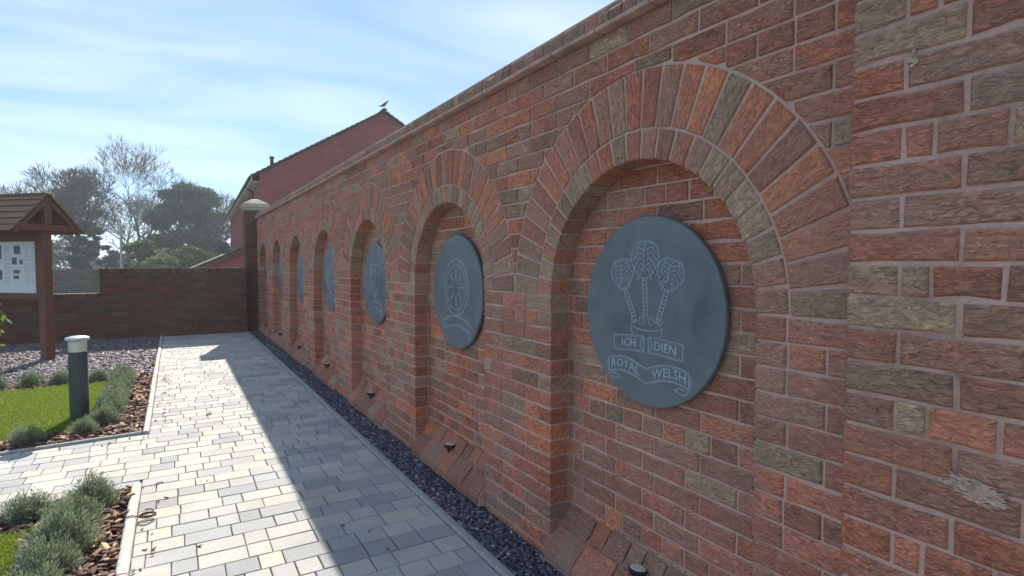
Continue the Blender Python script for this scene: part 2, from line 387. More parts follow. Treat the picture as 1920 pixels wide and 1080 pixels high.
def sheet(name, poly, z, m, parent=None):
    mb = MB(); mb.add([(x, y, z) for x, y in poly], [list(range(len(poly)))]); return mb.build(name, m, parent)
def wpx(p):      # apparent size measure used only to rank which pieces show largest
    q = Vector(p)-Vector((0, 0, EYE)); f = Vector((math.sin(HEAD), math.cos(HEAD), 0)); r = Vector((math.cos(HEAD), -math.sin(HEAD), 0))
    z = q.dot(f)
    if z < 0.3: return 1e9
    u = abs(q.dot(r)/z); h = abs(q.z/z)
    return z*(1.0 if u < 0.93 and h < 0.56 else 50.0)
def scatter_pieces(pieces, name, rest_name, m, parent, limit=300):
    """pieces: list of (centre, function that adds the piece to an MB); nearest ones become objects, the rest one part"""
    pieces = sorted(pieces, key=lambda p: wpx(p[0]))
    for c, fn in pieces[:limit]:
        mb = MB(); fn(mb); mb.build(name, m, parent, c)
    if pieces[limit:]:
        mb = MB()
        for c, fn in pieces[limit:]: fn(mb)
        tag(mb.build(rest_name, m, parent), kind='stuff')
def rt(bias=None):
    u = random.random()
    r = random.uniform(0.02, 0.28) if u < 0.38 else random.uniform(0.26, 0.60) if u < 0.82 else random.uniform(0.62, 0.92)
    return (r, random.random(), random.random())

# ------------------------------------------------------------------ ground, path, beds
def struct(o): return tag(o, kind='structure')
struct(sheet('ground', [(-150, -60), (150, -60), (150, 220), (-150, 220)], -0.06, M['earth']))
XW = 1.48                                  # face of the long wall
KL, KR = -0.205, 1.222                     # paving edges
YB = 12.62                                 # face of the end wall
def front1(x): return 5.53+(x+0.236)*0.11  # front edge of the far bed
def front2(x): return 4.235+(x+0.258)*0.13 # back edge of the near bed
path = struct(sheet('path', [(-7, -2.5), (KR, -2.5), (KR, YB), (-7, YB)], -0.012, M['joint']))
pieces = []
row = 0.1415
y = -1.2; k = 0
while y < YB-0.02:
    y1 = min(y+row, YB)
    left = -4.6 if (y1 > front2(-4.6)-0.02 and y < front1(KL)+0.02) else KL
    x = KR-random.choice((0.0, 0.0, 0.03, 0.05))
    first = True
    x = KR
    while x > left+0.01:
        L = random.choices((0.106, 0.141, 0.212), (3, 4, 5))[0]
        if first: L *= random.choice((0.6, 0.8, 1.0)); first = False
        x0 = x-L
        if x0 < left+0.045: x0 = left
        poly = [(x0+0.0025, y+0.0025), (x-0.0025, y+0.0025), (x-0.0025, y1-0.0025), (x0+0.0025, y1-0.0025)]
        if x0 < KL:   # the cross path is bounded by the two beds' slanted edges
            if x0 < KL-0.001:
                keep = clip_half(clip_half(poly, KL, front2(KL)+0.002, -0.13, 1), KL, front1(KL)-0.054, 0.11, -1)
                if x > KL+0.02 and (y1 > front1(KL) or y < front2(KL)): keep = clip_half(poly, KL+0.002, 0, 1, 0)
                poly = keep
        if len(poly) >= 3 and y1-y > 0.03:
            u = random.random(); tn = (random.uniform(0.0, 0.35) if u < 0.24 else random.uniform(0.35, 0.7) if u < 0.6 else random.uniform(0.7, 1.0), random.random(), random.random())
            ar = sum(poly[i-1][0]*poly[i][1]-poly[i][0]*poly[i-1][1] for i in range(len(poly)))
            if abs(ar) > 0.002:
                c = (sum(p[0] for p in poly)/len(poly), sum(p[1] for p in poly)/len(poly), 0)
                pieces.append((c, lambda mb, poly=poly, tn=tn: prism(mb, poly, (0, 0, 0), (1, 0, 0), (0, 1, 0), (0, 0, 1), 0.03, 0.0032, tn, 0.0014)))
        x = x0
    y = y1; k += 1
scatter_pieces(pieces, 'paver', 'distant_pavers', M['paver'], path, 300)

def kerb_run(name, pts, wdt, top, m, seg=0.915):
    """rounded-top edging laid along a straight line from a to b; each unit is a child"""
    a, b = Vector(pts[0]), Vector(pts[1]); L = (b-a).length; d = (b-a)/L; nrm = Vector((-d.y, d.x))
    root = empty(name, (a.x, a.y, 0), None, None, kind='structure')
    prof = [(-wdt/2, -0.05), (-wdt/2, top-0.010), (-wdt/2+0.006, top-0.003), (-wdt/2+0.016, top), (wdt/2-0.016, top), (wdt/2-0.006, top-0.003), (wdt/2, top-0.010), (wdt/2, -0.05)]
    s = 0
    while s < L-0.02:
        e = min(s+seg, L); mb = MB(); q = len(prof); dz = random.uniform(-0.003, 0.003); dn = random.uniform(-0.003, 0.003)
        v = [(a.x+d.x*t+nrm.x*(p[0]+dn), a.y+d.y*t+nrm.y*(p[0]+dn), p[1]+dz) for t in (s+0.002, e-0.002) for p in prof]
        f = [(i, i+1, q+i+1, q+i) for i in range(q-1)]+[list(range(q))[::-1], [q+i for i in range(q)]]
        mb.add(v, f); o = mb.build('edging_stone', m, root); o.location = (-a.x, -a.y, 0)
        s = e
    return root
kerb_run('kerb', ((KR+0.026, -2.5), (KR+0.026, YB)), 0.05, 0.016, M['kerb'])
kerb_run('bed_edging', ((KL-0.027, front1(KL)-0.026), (KL-0.027, YB)), 0.042, 0.020, M['kerb_light'])
kerb_run('bed_edging', ((KL-0.053, front1(KL-0.05)-0.026), (-5.0, front1(-5.0)-0.026)), 0.042, 0.020, M['kerb'])
kerb_run('bed_edging', ((KL-0.027, -2.5), (KL-0.027, front2(KL)-0.026)), 0.05, 0.022, M['kerb_light'])
kerb_run('bed_edging', ((KL-0.053, front2(KL-0.05)-0.026), (-5.0, front2(-5.0)-0.026)), 0.05, 0.012, M['kerb'])

struct(sheet('far_bed', [(-7, front1(-7)), (KL-0.05, front1(KL)), (KL-0.05, 8.45), (-7, 8.45)], -0.006, M['soil']))
struct(sheet('near_bed', [(-7, -2.5), (KL-0.05, -2.5), (KL-0.05, front2(KL)-0.05), (-7, front2(-7)-0.05)], -0.006, M['soil']))
struct(sheet('gravel_area', [(-7, 8.455), (KL-0.05, 8.455), (KL-0.05, YB), (-7, YB)], -0.007, M['grav_bed']))
struct(sheet('gravel_strip', [(KR+0.05, -2.5), (XW+0.02, -2.5), (XW+0.02, YB+0.3), (KR+0.05, YB+0.3)], -0.008, M['grav_bed']))

def chips(name, label, cat, pts, size, aspect, m, flat=0.45, tint_pow=1.0, boxy=False):
    n = len(pts); nv = 8 if boxy else 6
    octa = np.array([(1,0,0),(-1,0,0),(0,1,0),(0,-1,0),(0,0,1),(0,0,-1)], np.float32)
    f8 = np.array([(0,2,4),(2,1,4),(1,3,4),(3,0,4),(2,0,5),(1,2,5),(3,1,5),(0,3,5)], np.int32)
    if boxy:
        octa = np.array([(a, b, c) for a in (-1, 1) for b in (-1, 1) for c in (-1, 1)], np.float32)
        f8 = np.array([(0,1,3),(0,3,2),(4,6,7),(4,7,5),(0,4,5),(0,5,1),(2,3,7),(2,7,6),(0,2,6),(0,6,4),(1,5,7),(1,7,3)], np.int32)
    v = octa[None]*rng.uniform(0.55 if boxy else 0.75, 1.3, (n, nv, 3))
    # shear the top so that chips are wedge shaped rather than diamonds
    if not boxy: v[:, 4, :2] += rng.uniform(-0.6, 0.6, (n, 2)); v[:, 5, :2] += rng.uniform(-0.6, 0.6, (n, 2))
    sz = size*rng.uniform(0.55, 1.35, (n, 1, 1))
    v = v*sz*np.array([[[aspect, 1.0, flat]]])*0.5
    ax = rng.uniform(-0.55, 0.55, n); az = rng.uniform(0, 2*np.pi, n)
    c, s_ = np.cos(ax)[:, None], np.sin(ax)[:, None]
    x, y_, z = v[..., 0], v[..., 1], v[..., 2]
    x, z = x*c-z*s_, x*s_+z*c
    c, s_ = np.cos(az)[:, None], np.sin(az)[:, None]
    x, y_ = x*c-y_*s_, x*s_+y_*c
    v = np.stack([x, y_, z], -1)+np.asarray(pts)[:, None, :]
    tr = (f8[None]+np.arange(n)[:, None, None]*nv).reshape(-1, 3)
    t = np.repeat(np.stack([rng.random(n)**tint_pow, rng.random(n), rng.random(n)], -1), nv, 0)
    return tag(link(name, fast_mesh(name, v.reshape(-1, 3), tr, t), m), label, cat, kind='stuff')
def rnd_pts(n, x0, x1, y0, y1, z0, z1):
    return np.stack([rng.uniform(x0, x1, n), rng.uniform(y0, y1, n), rng.uniform(z0, z1, n)], -1)
p = np.concatenate([rnd_pts(8000, KR+0.055, XW-0.005, 1.2, 5.5, -0.004, 0.010), rnd_pts(6500, KR+0.055, XW-0.005, 5.5, YB, -0.004, 0.010)])
chips('slate_gravel', 'dark blue-grey slate chippings between the kerb and the long wall', 'gravel', p, 0.026, 1.35, M['slate_chip'], 0.5, 1.3)
p = rnd_pts(17000, -3.6, KL-0.06, 8.46, YB-0.01, -0.004, 0.010)
chips('plum_gravel', 'pale plum slate chippings around the notice board', 'gravel', p, 0.042, 1.4, M['plum_chip'], 0.4)
def bark_pts(n, x0, x1, y0, y1, ok): 
    q = rnd_pts(n, x0, x1, y0, y1, -0.002, 0.018); return q[[bool(ok(a[0], a[1])) for a in q]]
LX1, LX2 = -0.64, -0.63
lawn1 = lambda x, y: x < LX1-0.02*math.sin(y*5) and front1(x)+0.34+0.03*math.sin(x*7) < y < 8.02+0.03*math.sin(x*5)
lawn2 = lambda x, y: x < LX2-0.03*math.sin(y*4) and y < front2(x)-0.46+0.03*math.sin(x*6)
p = np.concatenate([bark_pts(9000, -2.6, KL-0.06, 5.3, 8.44, lambda x, y: front1(x)+0.005 < y and not lawn1(x+0.03, y)),
                    bark_pts(6500, -1.6, KL-0.06, 1.8, 4.2, lambda x, y: y < front2(x)-0.06 and not lawn2(x+0.03, y))])
chips('bark_mulch', 'brown bark chip mulch covering the planting beds', 'mulch', p, 0.026, 2.3, M['bark'], 0.22, 1.2, True)

q = np.concatenate([rnd_pts(30, KL, KL+0.16, 5.6, 8.4, 0.004, 0.008), rnd_pts(18, KL, KL+0.14, 2.4, 4.2, 0.004, 0.008), rnd_pts(20, -1.6, KL, 5.2, 5.4, 0.004, 0.008), rnd_pts(26, KL, KR, 2.2, 9.0, 0.003, 0.006)])
chips('spilled_bark', 'loose bark crumbs scattered over the paving', 'bark', q, 0.009, 2.0, M['bark'], 0.3, 1.0, True)
def grass(name, label, pts, h, wd):
    n = len(pts); a = rng.uniform(0, 2*np.pi, n); ln = rng.uniform(-0.6, 0.6, (n, 2))*h
    hh = h*rng.uniform(0.5, 1.2, n); d = np.stack([np.cos(a), np.sin(a)], -1)*wd
    v = np.zeros((n, 3, 3)); v[:, 0] = pts; v[:, 1] = pts; v[:, 2] = pts
    v[:, 0, :2] -= d; v[:, 1, :2] += d; v[:, 2, :2] += ln; v[:, 2, 2] += hh
    t = np.repeat(np.stack([rng.random(n), rng.random(n), rng.random(n)], -1), 3, 0)
    return tag(link(name, fast_mesh(name, v.reshape(-1, 3), np.arange(n*3).reshape(-1, 3), t), M['grass']), label, 'grass', kind='stuff')
def lawn_sheet(name, inside, x0, x1, y0, y1):
    # turf surface cut to the lawn's own outline
    mb = MB(); s = 0.05; xs = np.arange(x0, x1, s); ys = np.arange(y0, y1, s)
    for x in xs:
        for yy in ys:
            if inside(x+s/2, yy+s/2): mb.add([(x, yy, 0.012), (x+s, yy, 0.012), (x+s, yy+s, 0.012), (x, yy+s, 0.012)], [(0, 1, 2, 3)])
    return struct(mb.build(name, M['turf']))
lawn_sheet('lawn', lawn1, -3.2, -0.5, 5.4, 8.2); lawn_sheet('lawn', lawn2, -2.4, -0.5, 1.6, 4.0)
q = rnd_pts(90000, -3.2, -0.5, 5.4, 8.2, 0.010, 0.012); q = q[[lawn1(a[0], a[1]) for a in q]]
grass('lawn_grass', 'bright green mown grass of the lawn beside the bollard light', q, 0.028, 0.0022)
q = rnd_pts(70000, -1.7, -0.5, 1.8, 3.9, 0.010, 0.012); q = q[[lawn2(a[0], a[1]) for a in q]]
grass('lawn_grass', 'bright green mown grass in the bottom left corner', q, 0.028, 0.0018)
p = bark_pts(160, -1.95, -1.45, 6.75, 7.25, lambda x, y: ((x+1.7)/0.26)**2+((y-7.0)/0.25)**2 < random.random())
p[:, 2] += 0.035
chips('fallen_leaves', 'scatter of dry brown leaves lying on the far lawn', 'leaves', p, 0.05, 1.6, M['bark'], 0.06, 0.5, True)

# ------------------------------------------------------------------ the long arched wall
Z0, CR = -0.035, 0.075                     # first bed joint, course height
NC = 31; ZT = Z0+NC*CR                     # 31 courses
ZC = Z0+17*CR                              # springing line
RO, R1, R2, R3 = 0.535, 0.6375, 0.6475, 0.8525
SP = 1.725; C0 = 1.62; CS = [C0+SP*i for i in range(7)]
YA, YE = C0-SP/2, CS[-1]+SP/2              # between the buttress and the end pillar
DEPTH = 0.11
wall = empty('arched_wall', (XW, 6.8, 0), 'long red-brown rustic brick wall with seven blind arches along the path', 'wall')
WO = Vector((XW, 6.8, 0))
class WP:            # parent helper: vertices stay in world numbers, parts sit relative to the wall's base
    pass
def wall_build(mb, name, m, origin=None):
    o = mb.build(name, m, wall, origin); o.location = (Vector(origin) if origin is not None else Vector((0, 0, 0)))-WO; return o
AX, BX, NX = (0, -1, 0), (0, 0, 1), (-1, 0, 0)
def face_poly(pts):          # (y,z) points -> CCW in (a=-y, b=z)
    q = [(-a, b) for a, b in pts]
    ar = sum(q[i-1][0]*q[i][1]-q[i][0]*q[i-1][1] for i in range(len(q)))
    return q if ar > 0 else q[::-1]
def put(lst, pts, x, depth, t, ch=0.0045, jit=0.0014, uvrot=0.0, proud=None):
    n = len(pts)
    c0 = (sum(a for a, b in pts)/n, sum(b for a, b in pts)/n)
    if len(pts) == 4 and abs(uvrot) < 1e-6:
        q = []
        for i in range(4):
            a, b = pts[i], pts[(i+1) % 4]; L = math.hypot(b[0]-a[0], b[1]-a[1]); m_ = int(L/0.055); q.append(a)
            for r in range(1, m_):
                e = random.uniform(-0.0022, 0.0010) if random.random() < 0.8 else -0.0045
                px_, y_ = a[0]+(b[0]-a[0])*r/m_, a[1]+(b[1]-a[1])*r/m_
                q.append((px_+(1 if px_ > c0[0] else -1)*(e if abs(b[0]-a[0]) < 1e-6 else 0), y_+(1 if y_ > c0[1] else -1)*(e if abs(b[1]-a[1]) < 1e-6 else 0)))
        pts = q; n = len(pts)
    P = face_poly(pts)
    c = (x, c0[0], c0[1])
    lst.append((c, lambda mb: prism(mb, P, (x, 0, 0), AX, BX, NX, depth, ch, t, jit, uvrot, False, proud)))
J = 0.0045
fb, ab, rb, sb = [], [], [], []            # face, arch, recess and sill bricks
def course_cuts(a, b, kk):
    """joint positions along a course between two ends"""
    L = b-a; cuts = [a]
    mode = kk % 6
    p0 = a
    if mode == 3: pat = [0.1125]*200
    elif kk % 2: pat = [0.1125]+[0.225]*200
    else: pat = [0.225]*200
    x = a
    for s in pat:
        x += s
        if x > b-0.05: break
        cuts.append(x+random.uniform(-0.004, 0.004))
    cuts.append(b); return cuts
# piers below the springing
for kk in range(17):
    z0, z1 = Z0+kk*CR+J, Z0+(kk+1)*CR-J
    spans = [(YA, CS[0]-RO)]+[(CS[i]+RO, CS[i+1]-RO) for i in range(6)]+[(CS[6]+RO, YE)]
    if kk < 2: spans = [(YA, YE)]
    for (a, b) in spans:
        cu = course_cuts(a, b, kk)
        for u, v_ in zip(cu[:-1], cu[1:]):
            l = u+(J if u > a+1e-6 else 0); r_ = v_-(J if v_ < b-1e-6 else 0)
            put(fb, [(l, z0), (r_, z0), (r_, z1), (l, z1)], XW, 0.10, rt())
# spandrels above: courses run through and are cut to the arch ring
RC = R3+0.010
def hch(z): return math.sqrt(max(0, RC*RC-(z-ZC)**2)) if z < ZC+RC else 0.0
for kk in range(17, NC):
    z0, z1 = Z0+kk*CR+J, Z0+(kk+1)*CR-J
    cu = course_cuts(YA, YE, kk)
    cu = sorted([q for q in cu if min(abs(q-c) for c in CS) > 0.06]+CS) if z0 < ZC+RC else cu
    for u, v_ in zip(cu[:-1], cu[1:]):
        if v_-u < 0.015: continue
        l, r_ = u+J, v_-J; mid = (u+v_)/2
        cl = max([c for c in CS if c <= mid], default=None); cr = min([c for c in CS if c > mid], default=None)
        lo, hi = [], []
        for q in range(7):
            z = z0+(z1-z0)*q/6
            A_ = l if cl is None or z0 >= ZC+RC else max(l, cl+hch(z)); B_ = r_ if cr is None or z0 >= ZC+RC else min(r_, cr-hch(z))
            if B_-A_ > 0.008: lo.append((A_, z)); hi.append((B_, z))
        if len(lo) < 3: continue
        pts = [lo[0], hi[0]]+hi[1:-1]+[hi[-1], lo[-1]]+lo[1:-1][::-1]
        # drop collinear points
        cl_ = []
        for i in range(len(pts)):
            a, b, c = pts[i-1], pts[i], pts[(i+1) % len(pts)]
            if abs((b[0]-a[0])*(c[1]-b[1])-(b[1]-a[1])*(c[0]-b[0])) > 1e-7: cl_.append(b)
        if len(cl_) >= 3: put(fb, cl_, XW, 0.10, rt(), 0.004)
# arch rings
for i, c in enumerate(CS):
    for (ra, rb_, n) in ((RO, R1, 23), (R2, R3, 27)):
        prev = 0
        for q in range(n):
            a0 = math.pi*q/n+0.0045/ra; a1 = math.pi*(q+1)/n-0.0045/ra
            jj = random.uniform(-0.006, 0.006)
            g = 0.0045
            pts = [(c+ra*math.cos(a0), ZC+ra*math.sin(a0)), (c+ra*math.cos(a1), ZC+ra*math.sin(a1)),
                   (c+rb_*math.cos(a1-0.002), ZC+rb_*math.sin(a1-0.002)), (c+rb_*math.cos(a0+0.002), ZC+rb_*math.sin(a0+0.002))]
            tt = rt()
            if ra == RO and random.random() < 0.55: tt = (random.uniform(0.68, 0.98), tt[1], tt[2])
            am = (a0+a1)/2
            put(ab, pts, XW, 0.106, tt, 0.004, 0.0012, uvrot=math.pi-am)
# recess backs
XR = XW+DEPTH
for c in CS:
    for kk in range(3, 25):
        z0, z1 = Z0+kk*CR+J, Z0+(kk+1)*CR-J
        hw = RO+0.03
        if kk % 2: cu = [c-hw+0.1125*0.9]
        else: cu = [c-hw+0.225*0.75]
        cuts = [c-hw]; x = cu[0]
        while x < c+hw-0.03: cuts.append(x); x += 0.1125 if kk % 6 == 4 else 0.225
        cuts.append(c+hw)
        for u, v_ in zip(cuts[:-1], cuts[1:]):
            l, r_ = u+J, v_-J
            zm = z0
            if zm > ZC and min(abs(l-c), abs(r_-c)) > math.sqrt(max(0, (RO+0.05)**2-(zm-ZC)**2)) and not (l < c < r_): continue
            put(rb, [(l, z0), (r_, z0), (r_, z1), (l, z1)], XR, 0.05, rt())
# sloping sills: two courses of cut bricks under every arch
def sill_piece(lst, prof, ya, yb, t):
    n = len(prof)
    c = (sum(p[0] for p in prof)/n, (ya+yb)/2, sum(p[1] for p in prof)/n)
    def fn(mb):
        dz = random.uniform(-0.004, 0.004); dx_ = random.uniform(-0.005, 0.004); ch = 0.006
        ctr = (c[0], c[2])
        rings = []
        for yv, s_ in ((ya, ch), (ya+ch, 0), (yb-ch, 0), (yb, ch)):
            rings.append([(p[0]+dx_+(ctr[0]-p[0])*s_*8, yv+random.uniform(-0.002, 0.002), p[1]+dz+(ctr[1]-p[1])*s_*8) for p in prof])
        v = sum(rings, []); f = []
        uv = [(p[1], p[2]+p[0]) for p in v]
        for r in range(3):
            for i in range(n): f.append((r*n+i, r*n+(i+1) % n, (r+1)*n+(i+1) % n, (r+1)*n+i))
        f += [list(range(n))[::-1], [3*n+i for i in range(n)]]
        mb.add(v, f, uv, t)
    lst.append((c, fn))
P_FRONT = [(XW+0.045, 0.03), (XW-0.040, 0.03), (XW-0.046, 0.055), (XW-0.044, 0.078), (XW-0.034, 0.094), (XW-0.012, 0.116), (XW+0.045, 0.172)]
P_BACK = [(XR+0.01, 0.06), (XW+0.050, 0.06), (XW+0.050, 0.168), (XW+0.057, 0.184), (XR-0.008, 0.247), (XR+0.01, 0.252)]
core = MB()
for c in CS:
    ya = c-RO+0.003
    for prof, off, n in ((P_FRONT, 0.0, 5), (P_BACK, 0.5, 10)):
        wd = (2*RO-0.006)/n; y = ya
        cuts = [ya+wd*i+random.uniform(-0.015, 0.015)*(0 < i < n) for i in range(n+1)]
        for u, v_ in zip(cuts[:-1], cuts[1:]):
            sill_piece(sb, prof, u+0.004, v_-0.004, rt())
    # mortar bed under the sill
    v = []; pr = [(XR+0.02, 0.02), (XW-0.034, 0.02), (XW-0.036, 0.076), (XW+0.045, 0.157), (XW+0.055, 0.172), (XR+0.02, 0.236)]
    for yv in (c-RO, c+RO): v += [(x, yv, z) for x, z in pr]
    n = len(pr); core.add(v, [(i, (i+1) % n, n+(i+1) % n, n+i) for i in range(n)]+[list(range(n))[::-1], [n+i for i in range(n)]])
    core.add([(XR+0.006, c-RO-0.05, 0.0), (XR+0.006, c-RO-0.05, ZC+RO+0.05), (XR+0.006, c+RO+0.05, ZC+RO+0.05), (XR+0.006, c+RO+0.05, 0.0)], [(0, 1, 2, 3)])
    # wall body of the bay: outline with the arched opening left out
    ya_, yb_ = c-SP/2, c+SP/2; g = RO+0.005
    lp = [(ya_, -0.06), (ya_, ZT), (yb_, ZT), (yb_, -0.06), (c+g, -0.06), (c+g, ZC)]
    lp += [(c+g*math.cos(math.pi*q/40), ZC+g*math.sin(math.pi*q/40)) for q in range(1, 40)]+[(c-g, ZC), (c-g, -0.06)]
    n = len(lp)
    v = [(XW+0.006, a, b) for a, b in lp]+[(XW+0.33, a, b) for a, b in lp]
    core.add(v, [list(range(n)), [n+i for i in range(n)][::-1]]+[(i, n+i, n+(i+1) % n, (i+1) % n) for i in range(n)])
    core.add([(XW+0.335, ya_, -0.06), (XW+0.335, yb_, -0.06), (XW+0.335, yb_, ZT), (XW+0.335, ya_, ZT)], [(0, 1, 2, 3)])
wall_build(core, 'mortar_core', M['mortar'])
# buttress at the near end, half a brick proud, and the plain wall behind it
BU = XW-0.113; BY0 = 0.10
core = MB(); core.box(BU+0.006, XW+0.34, BY0+0.004, YA-0.004, -0.06, ZT); core.box(XW+0.006, XW+0.335, -3.0, BY0+0.003, -0.06, ZT-0.002)
wall_build(core, 'buttress_core', M['mortar'])
for kk in range(NC):
    z0, z1 = Z0+kk*CR+J, Z0+(kk+1)*CR-J
    if kk % 4 == 2: pat = [0.1125, 0.06, 0.125, 0.1125, 0.1125, 0.1125, 0.1125]
    elif kk % 2: pat = [0.225, 0.225, 0.225]
    else: pat = [0.1125, 0.225, 0.225, 0.225]
    y = YA
    for L in pat:
        y0 = max(BY0, y-L)
        if y-y0 < 0.04: break
        put(fb, [(y0+J*1.2, z0), (y-(J*1.2 if y < YA else 0), z0), (y-(J*1.2 if y < YA else 0), z1), (y0+J*1.2, z1)], BU, 0.105, rt(), 0.005, 0.002)
        y = y0
    cu = course_cuts(-3.0, BY0, kk)
    for u, v_ in zip(cu[:-1], cu[1:]): put(fb, [(u+J, z0), (v_-J, z0), (v_-J, z1), (u+J, z1)], XW, 0.09, rt())
def wall_pieces(lst, name, rest, limit):
    lst.sort(key=lambda p: wpx(p[0]))
    for c, fn in lst[:limit]:
        mb = MB(); fn(mb); wall_build(mb, name, M['brick'], c)
    mb = MB()
    for c, fn in lst[limit:]: fn(mb)
    if mb.v: tag(wall_build(mb, rest, M['brick']), kind='stuff')
wall_pieces(fb, 'brick', 'distant_bricks', 300)
wall_pieces(ab, 'arch_brick', 'distant_arch_bricks', 200)
wall_pieces(rb, 'recess_brick', 'distant_recess_bricks', 200)
wall_pieces(sb, 'sill_brick', 'distant_sill_bricks', 75)
# coping: a thin projecting tile course below rounded brick-on-edge
y = -3.0; cp = []
while y < YE-0.02:
    y1 = min(y+0.30, YE)
    bx0 = (BU-0.045) if BY0 < (y+y1)/2 < YA else (XW-0.048)
    mb = MB(); mb.box(bx0+0.006+random.uniform(-0.002, 0.002), XW+0.375, y+0.003, y1-0.003, ZT+0.004, ZT+0.022, (0.5, random.random(), 0.5), 0.003)
    wall_build(mb, 'creasing_tile', M['clay'], (XW, (y+y1)/2, ZT)); y = y1
y = -3.0
while y < YE-0.02:
    y1 = min(y+0.075, YE); t = (random.uniform(0.45, 0.8), random.random(), random.random())
    x0, x1 = XW-0.030+random.uniform(-0.003, 0.003), XW+0.36; zb, zt = ZT+0.025, ZT+0.108+random.uniform(-0.002, 0.002)
    prof = [(x1, zb), (x0, zb), (x0, zt-0.045), (x0+0.010, zt-0.022), (x0+0.03, zt-0.006), (x0+0.06, zt), (x1-0.06, zt), (x1-0.03, zt-0.006), (x1-0.01, zt-0.022), (x1, zt-0.045)]
    c = (XW, (y+y1)/2, zb)
    def fn(mb, prof=prof, a=y+0.0025, b=y1-0.0025, t=t):
        n = len(prof); v = [(p[0], yv, p[1]) for yv in (a, b) for p in prof]; uv = [(p[2]+p[0], p[1]) for p in v]
        mb.add(v, [(i, (i+1) % n, n+(i+1) % n, n+i) for i in range(n)]+[list(range(n))[::-1], [n+i for i in range(n)]], uv, t)
    cp.append((c, fn)); y = y1
wall_pieces(cp, 'coping_brick', 'distant_coping_bricks', 160)
mb = MB(); mb.box(XW-0.02, XW+0.35, -3.0, YE, ZT+0.0225, ZT+0.095); wall_build(mb, 'coping_mortar', M['mortar'])
# dried mortar smears on the buttress
mb = MB()
for q in range(190):
    a = random.uniform(-1, 1); b = random.uniform(-1, 1)
    if a*a+b*b > 1: continue
    yy, z = 0.492+a*0.046, 0.936+b*0.022+a*0.010; L = random.uniform(0.008, 0.034); an = random.gauss(0.12, 0.28); wd = random.uniform(0.0006, 0.0017)
    ca, sa = math.cos(an), math.sin(an)
    pts = [(-L/2, 0), (-L/5, -wd), (L/4, -wd*0.7), (L/2, 0), (L/5, wd), (-L/4, wd*0.8)]
    prism(mb, face_poly([(yy+p*ca-r*sa, z+p*sa+r*ca) for p, r in pts]), (BU-0.003-random.uniform(0, 0.0025), 0, 0), AX, BX, NX, 0.006, 0.0004, (0.5, 0.5, 0.5), 0.0)
for q in range(16):
    a = random.gauss(0, 0.45); yy, z = 0.492+a*0.034, 0.936+random.gauss(0, 0.007)+a*0.008; s_ = random.uniform(0.005, 0.011)
    prism(mb, face_poly([(yy+s_*1.5*math.cos(t)*random.uniform(0.5, 1.3), z+s_*0.55*math.sin(t)*random.uniform(0.5, 1.3)) for t in np.linspace(0, 5.6, 9)]), (BU-0.0012-random.uniform(0, 0.0016), 0, 0), AX, BX, NX, 0.006, 0.0006, (0.5, 0.5, 0.5), 0.0)
for q in range(8):
    yy, z = 0.628+random.gauss(0, 0.007), 1.83+random.gauss(0, 0.008); s_ = random.uniform(0.003, 0.007)
    prism(mb, face_poly([(yy+s_*math.cos(t)*random.uniform(0.7, 1.3), z+s_*math.sin(t)) for t in np.linspace(0, 5.4, 6)]), (BU-0.001-random.uniform(0, 0.003), 0, 0), AX, BX, NX, 0.006, 0.0006, (0.5, 0.5, 0.5), 0.0)
o = wall_build(mb, 'mortar_smear', M['smear']); o['label'] = 'pale smears of dried mortar on the buttress'

# ------------------------------------------------------------------ slate discs in the arches
DR, DZ = 0.368, 1.205
XD = XR-0.012-0.018                        # front of the disc
def stroke(mb, pts, wd, h=0.0016, closed=False):
    pts = [Vector(p) for p in pts]
    if closed: pts = pts+[pts[0]]
    for a, b in zip(pts[:-1], pts[1:]):
        d = b-a
        if d.length < 1e-6: continue
        wd_ = wd*0.8; d.normalize(); nrm = Vector((-d.y, d.x))*wd_/2; a2, b2 = a-d*wd*0.3, b+d*wd*0.3
        q = [a2-nrm, b2-nrm, b2+nrm, a2+nrm]
        v = [(-h, -p.x, p.y) for p in q]+[(0.0005, -p.x, p.y) for p in q]
        mb.add(v, [(0, 1, 2, 3)]+[(i, 4+i, 4+(i+1) % 4, (i+1) % 4) for i in range(4)])
def arc(cx, cy, rx, ry, a0, a1, n=14, rot=0.0):
    out = []
    for i in range(n+1):
        a = R(a0+(a1-a0)*i/n); x, y = rx*math.cos(a), ry*math.sin(a)
        out.append((cx+x*math.cos(rot)-y*math.sin(rot), cy+x*math.sin(rot)+y*math.cos(rot)))
    return out
def text_mesh(s, size, fn):
    cu = bpy.data.curves.new('lettering', 'FONT'); cu.body = s; cu.size = size; cu.align_x = 'CENTER'; cu.align_y = 'CENTER'; cu.resolution_u = 2
    cu.extrude = 0.0012
    ob = bpy.data.objects.new('lettering', cu); col.objects.link(ob)
    bpy.context.view_layer.update()
    me = bpy.data.meshes.new_from_object(ob.evaluated_get(bpy.context.evaluated_depsgraph_get()))
    bpy.data.objects.remove(ob)
    for v in me.vertices:
        x, y = fn(v.co.x, v.co.y); v.co = (-0.0006-v.co.z*0.9, -x, y)
    return me
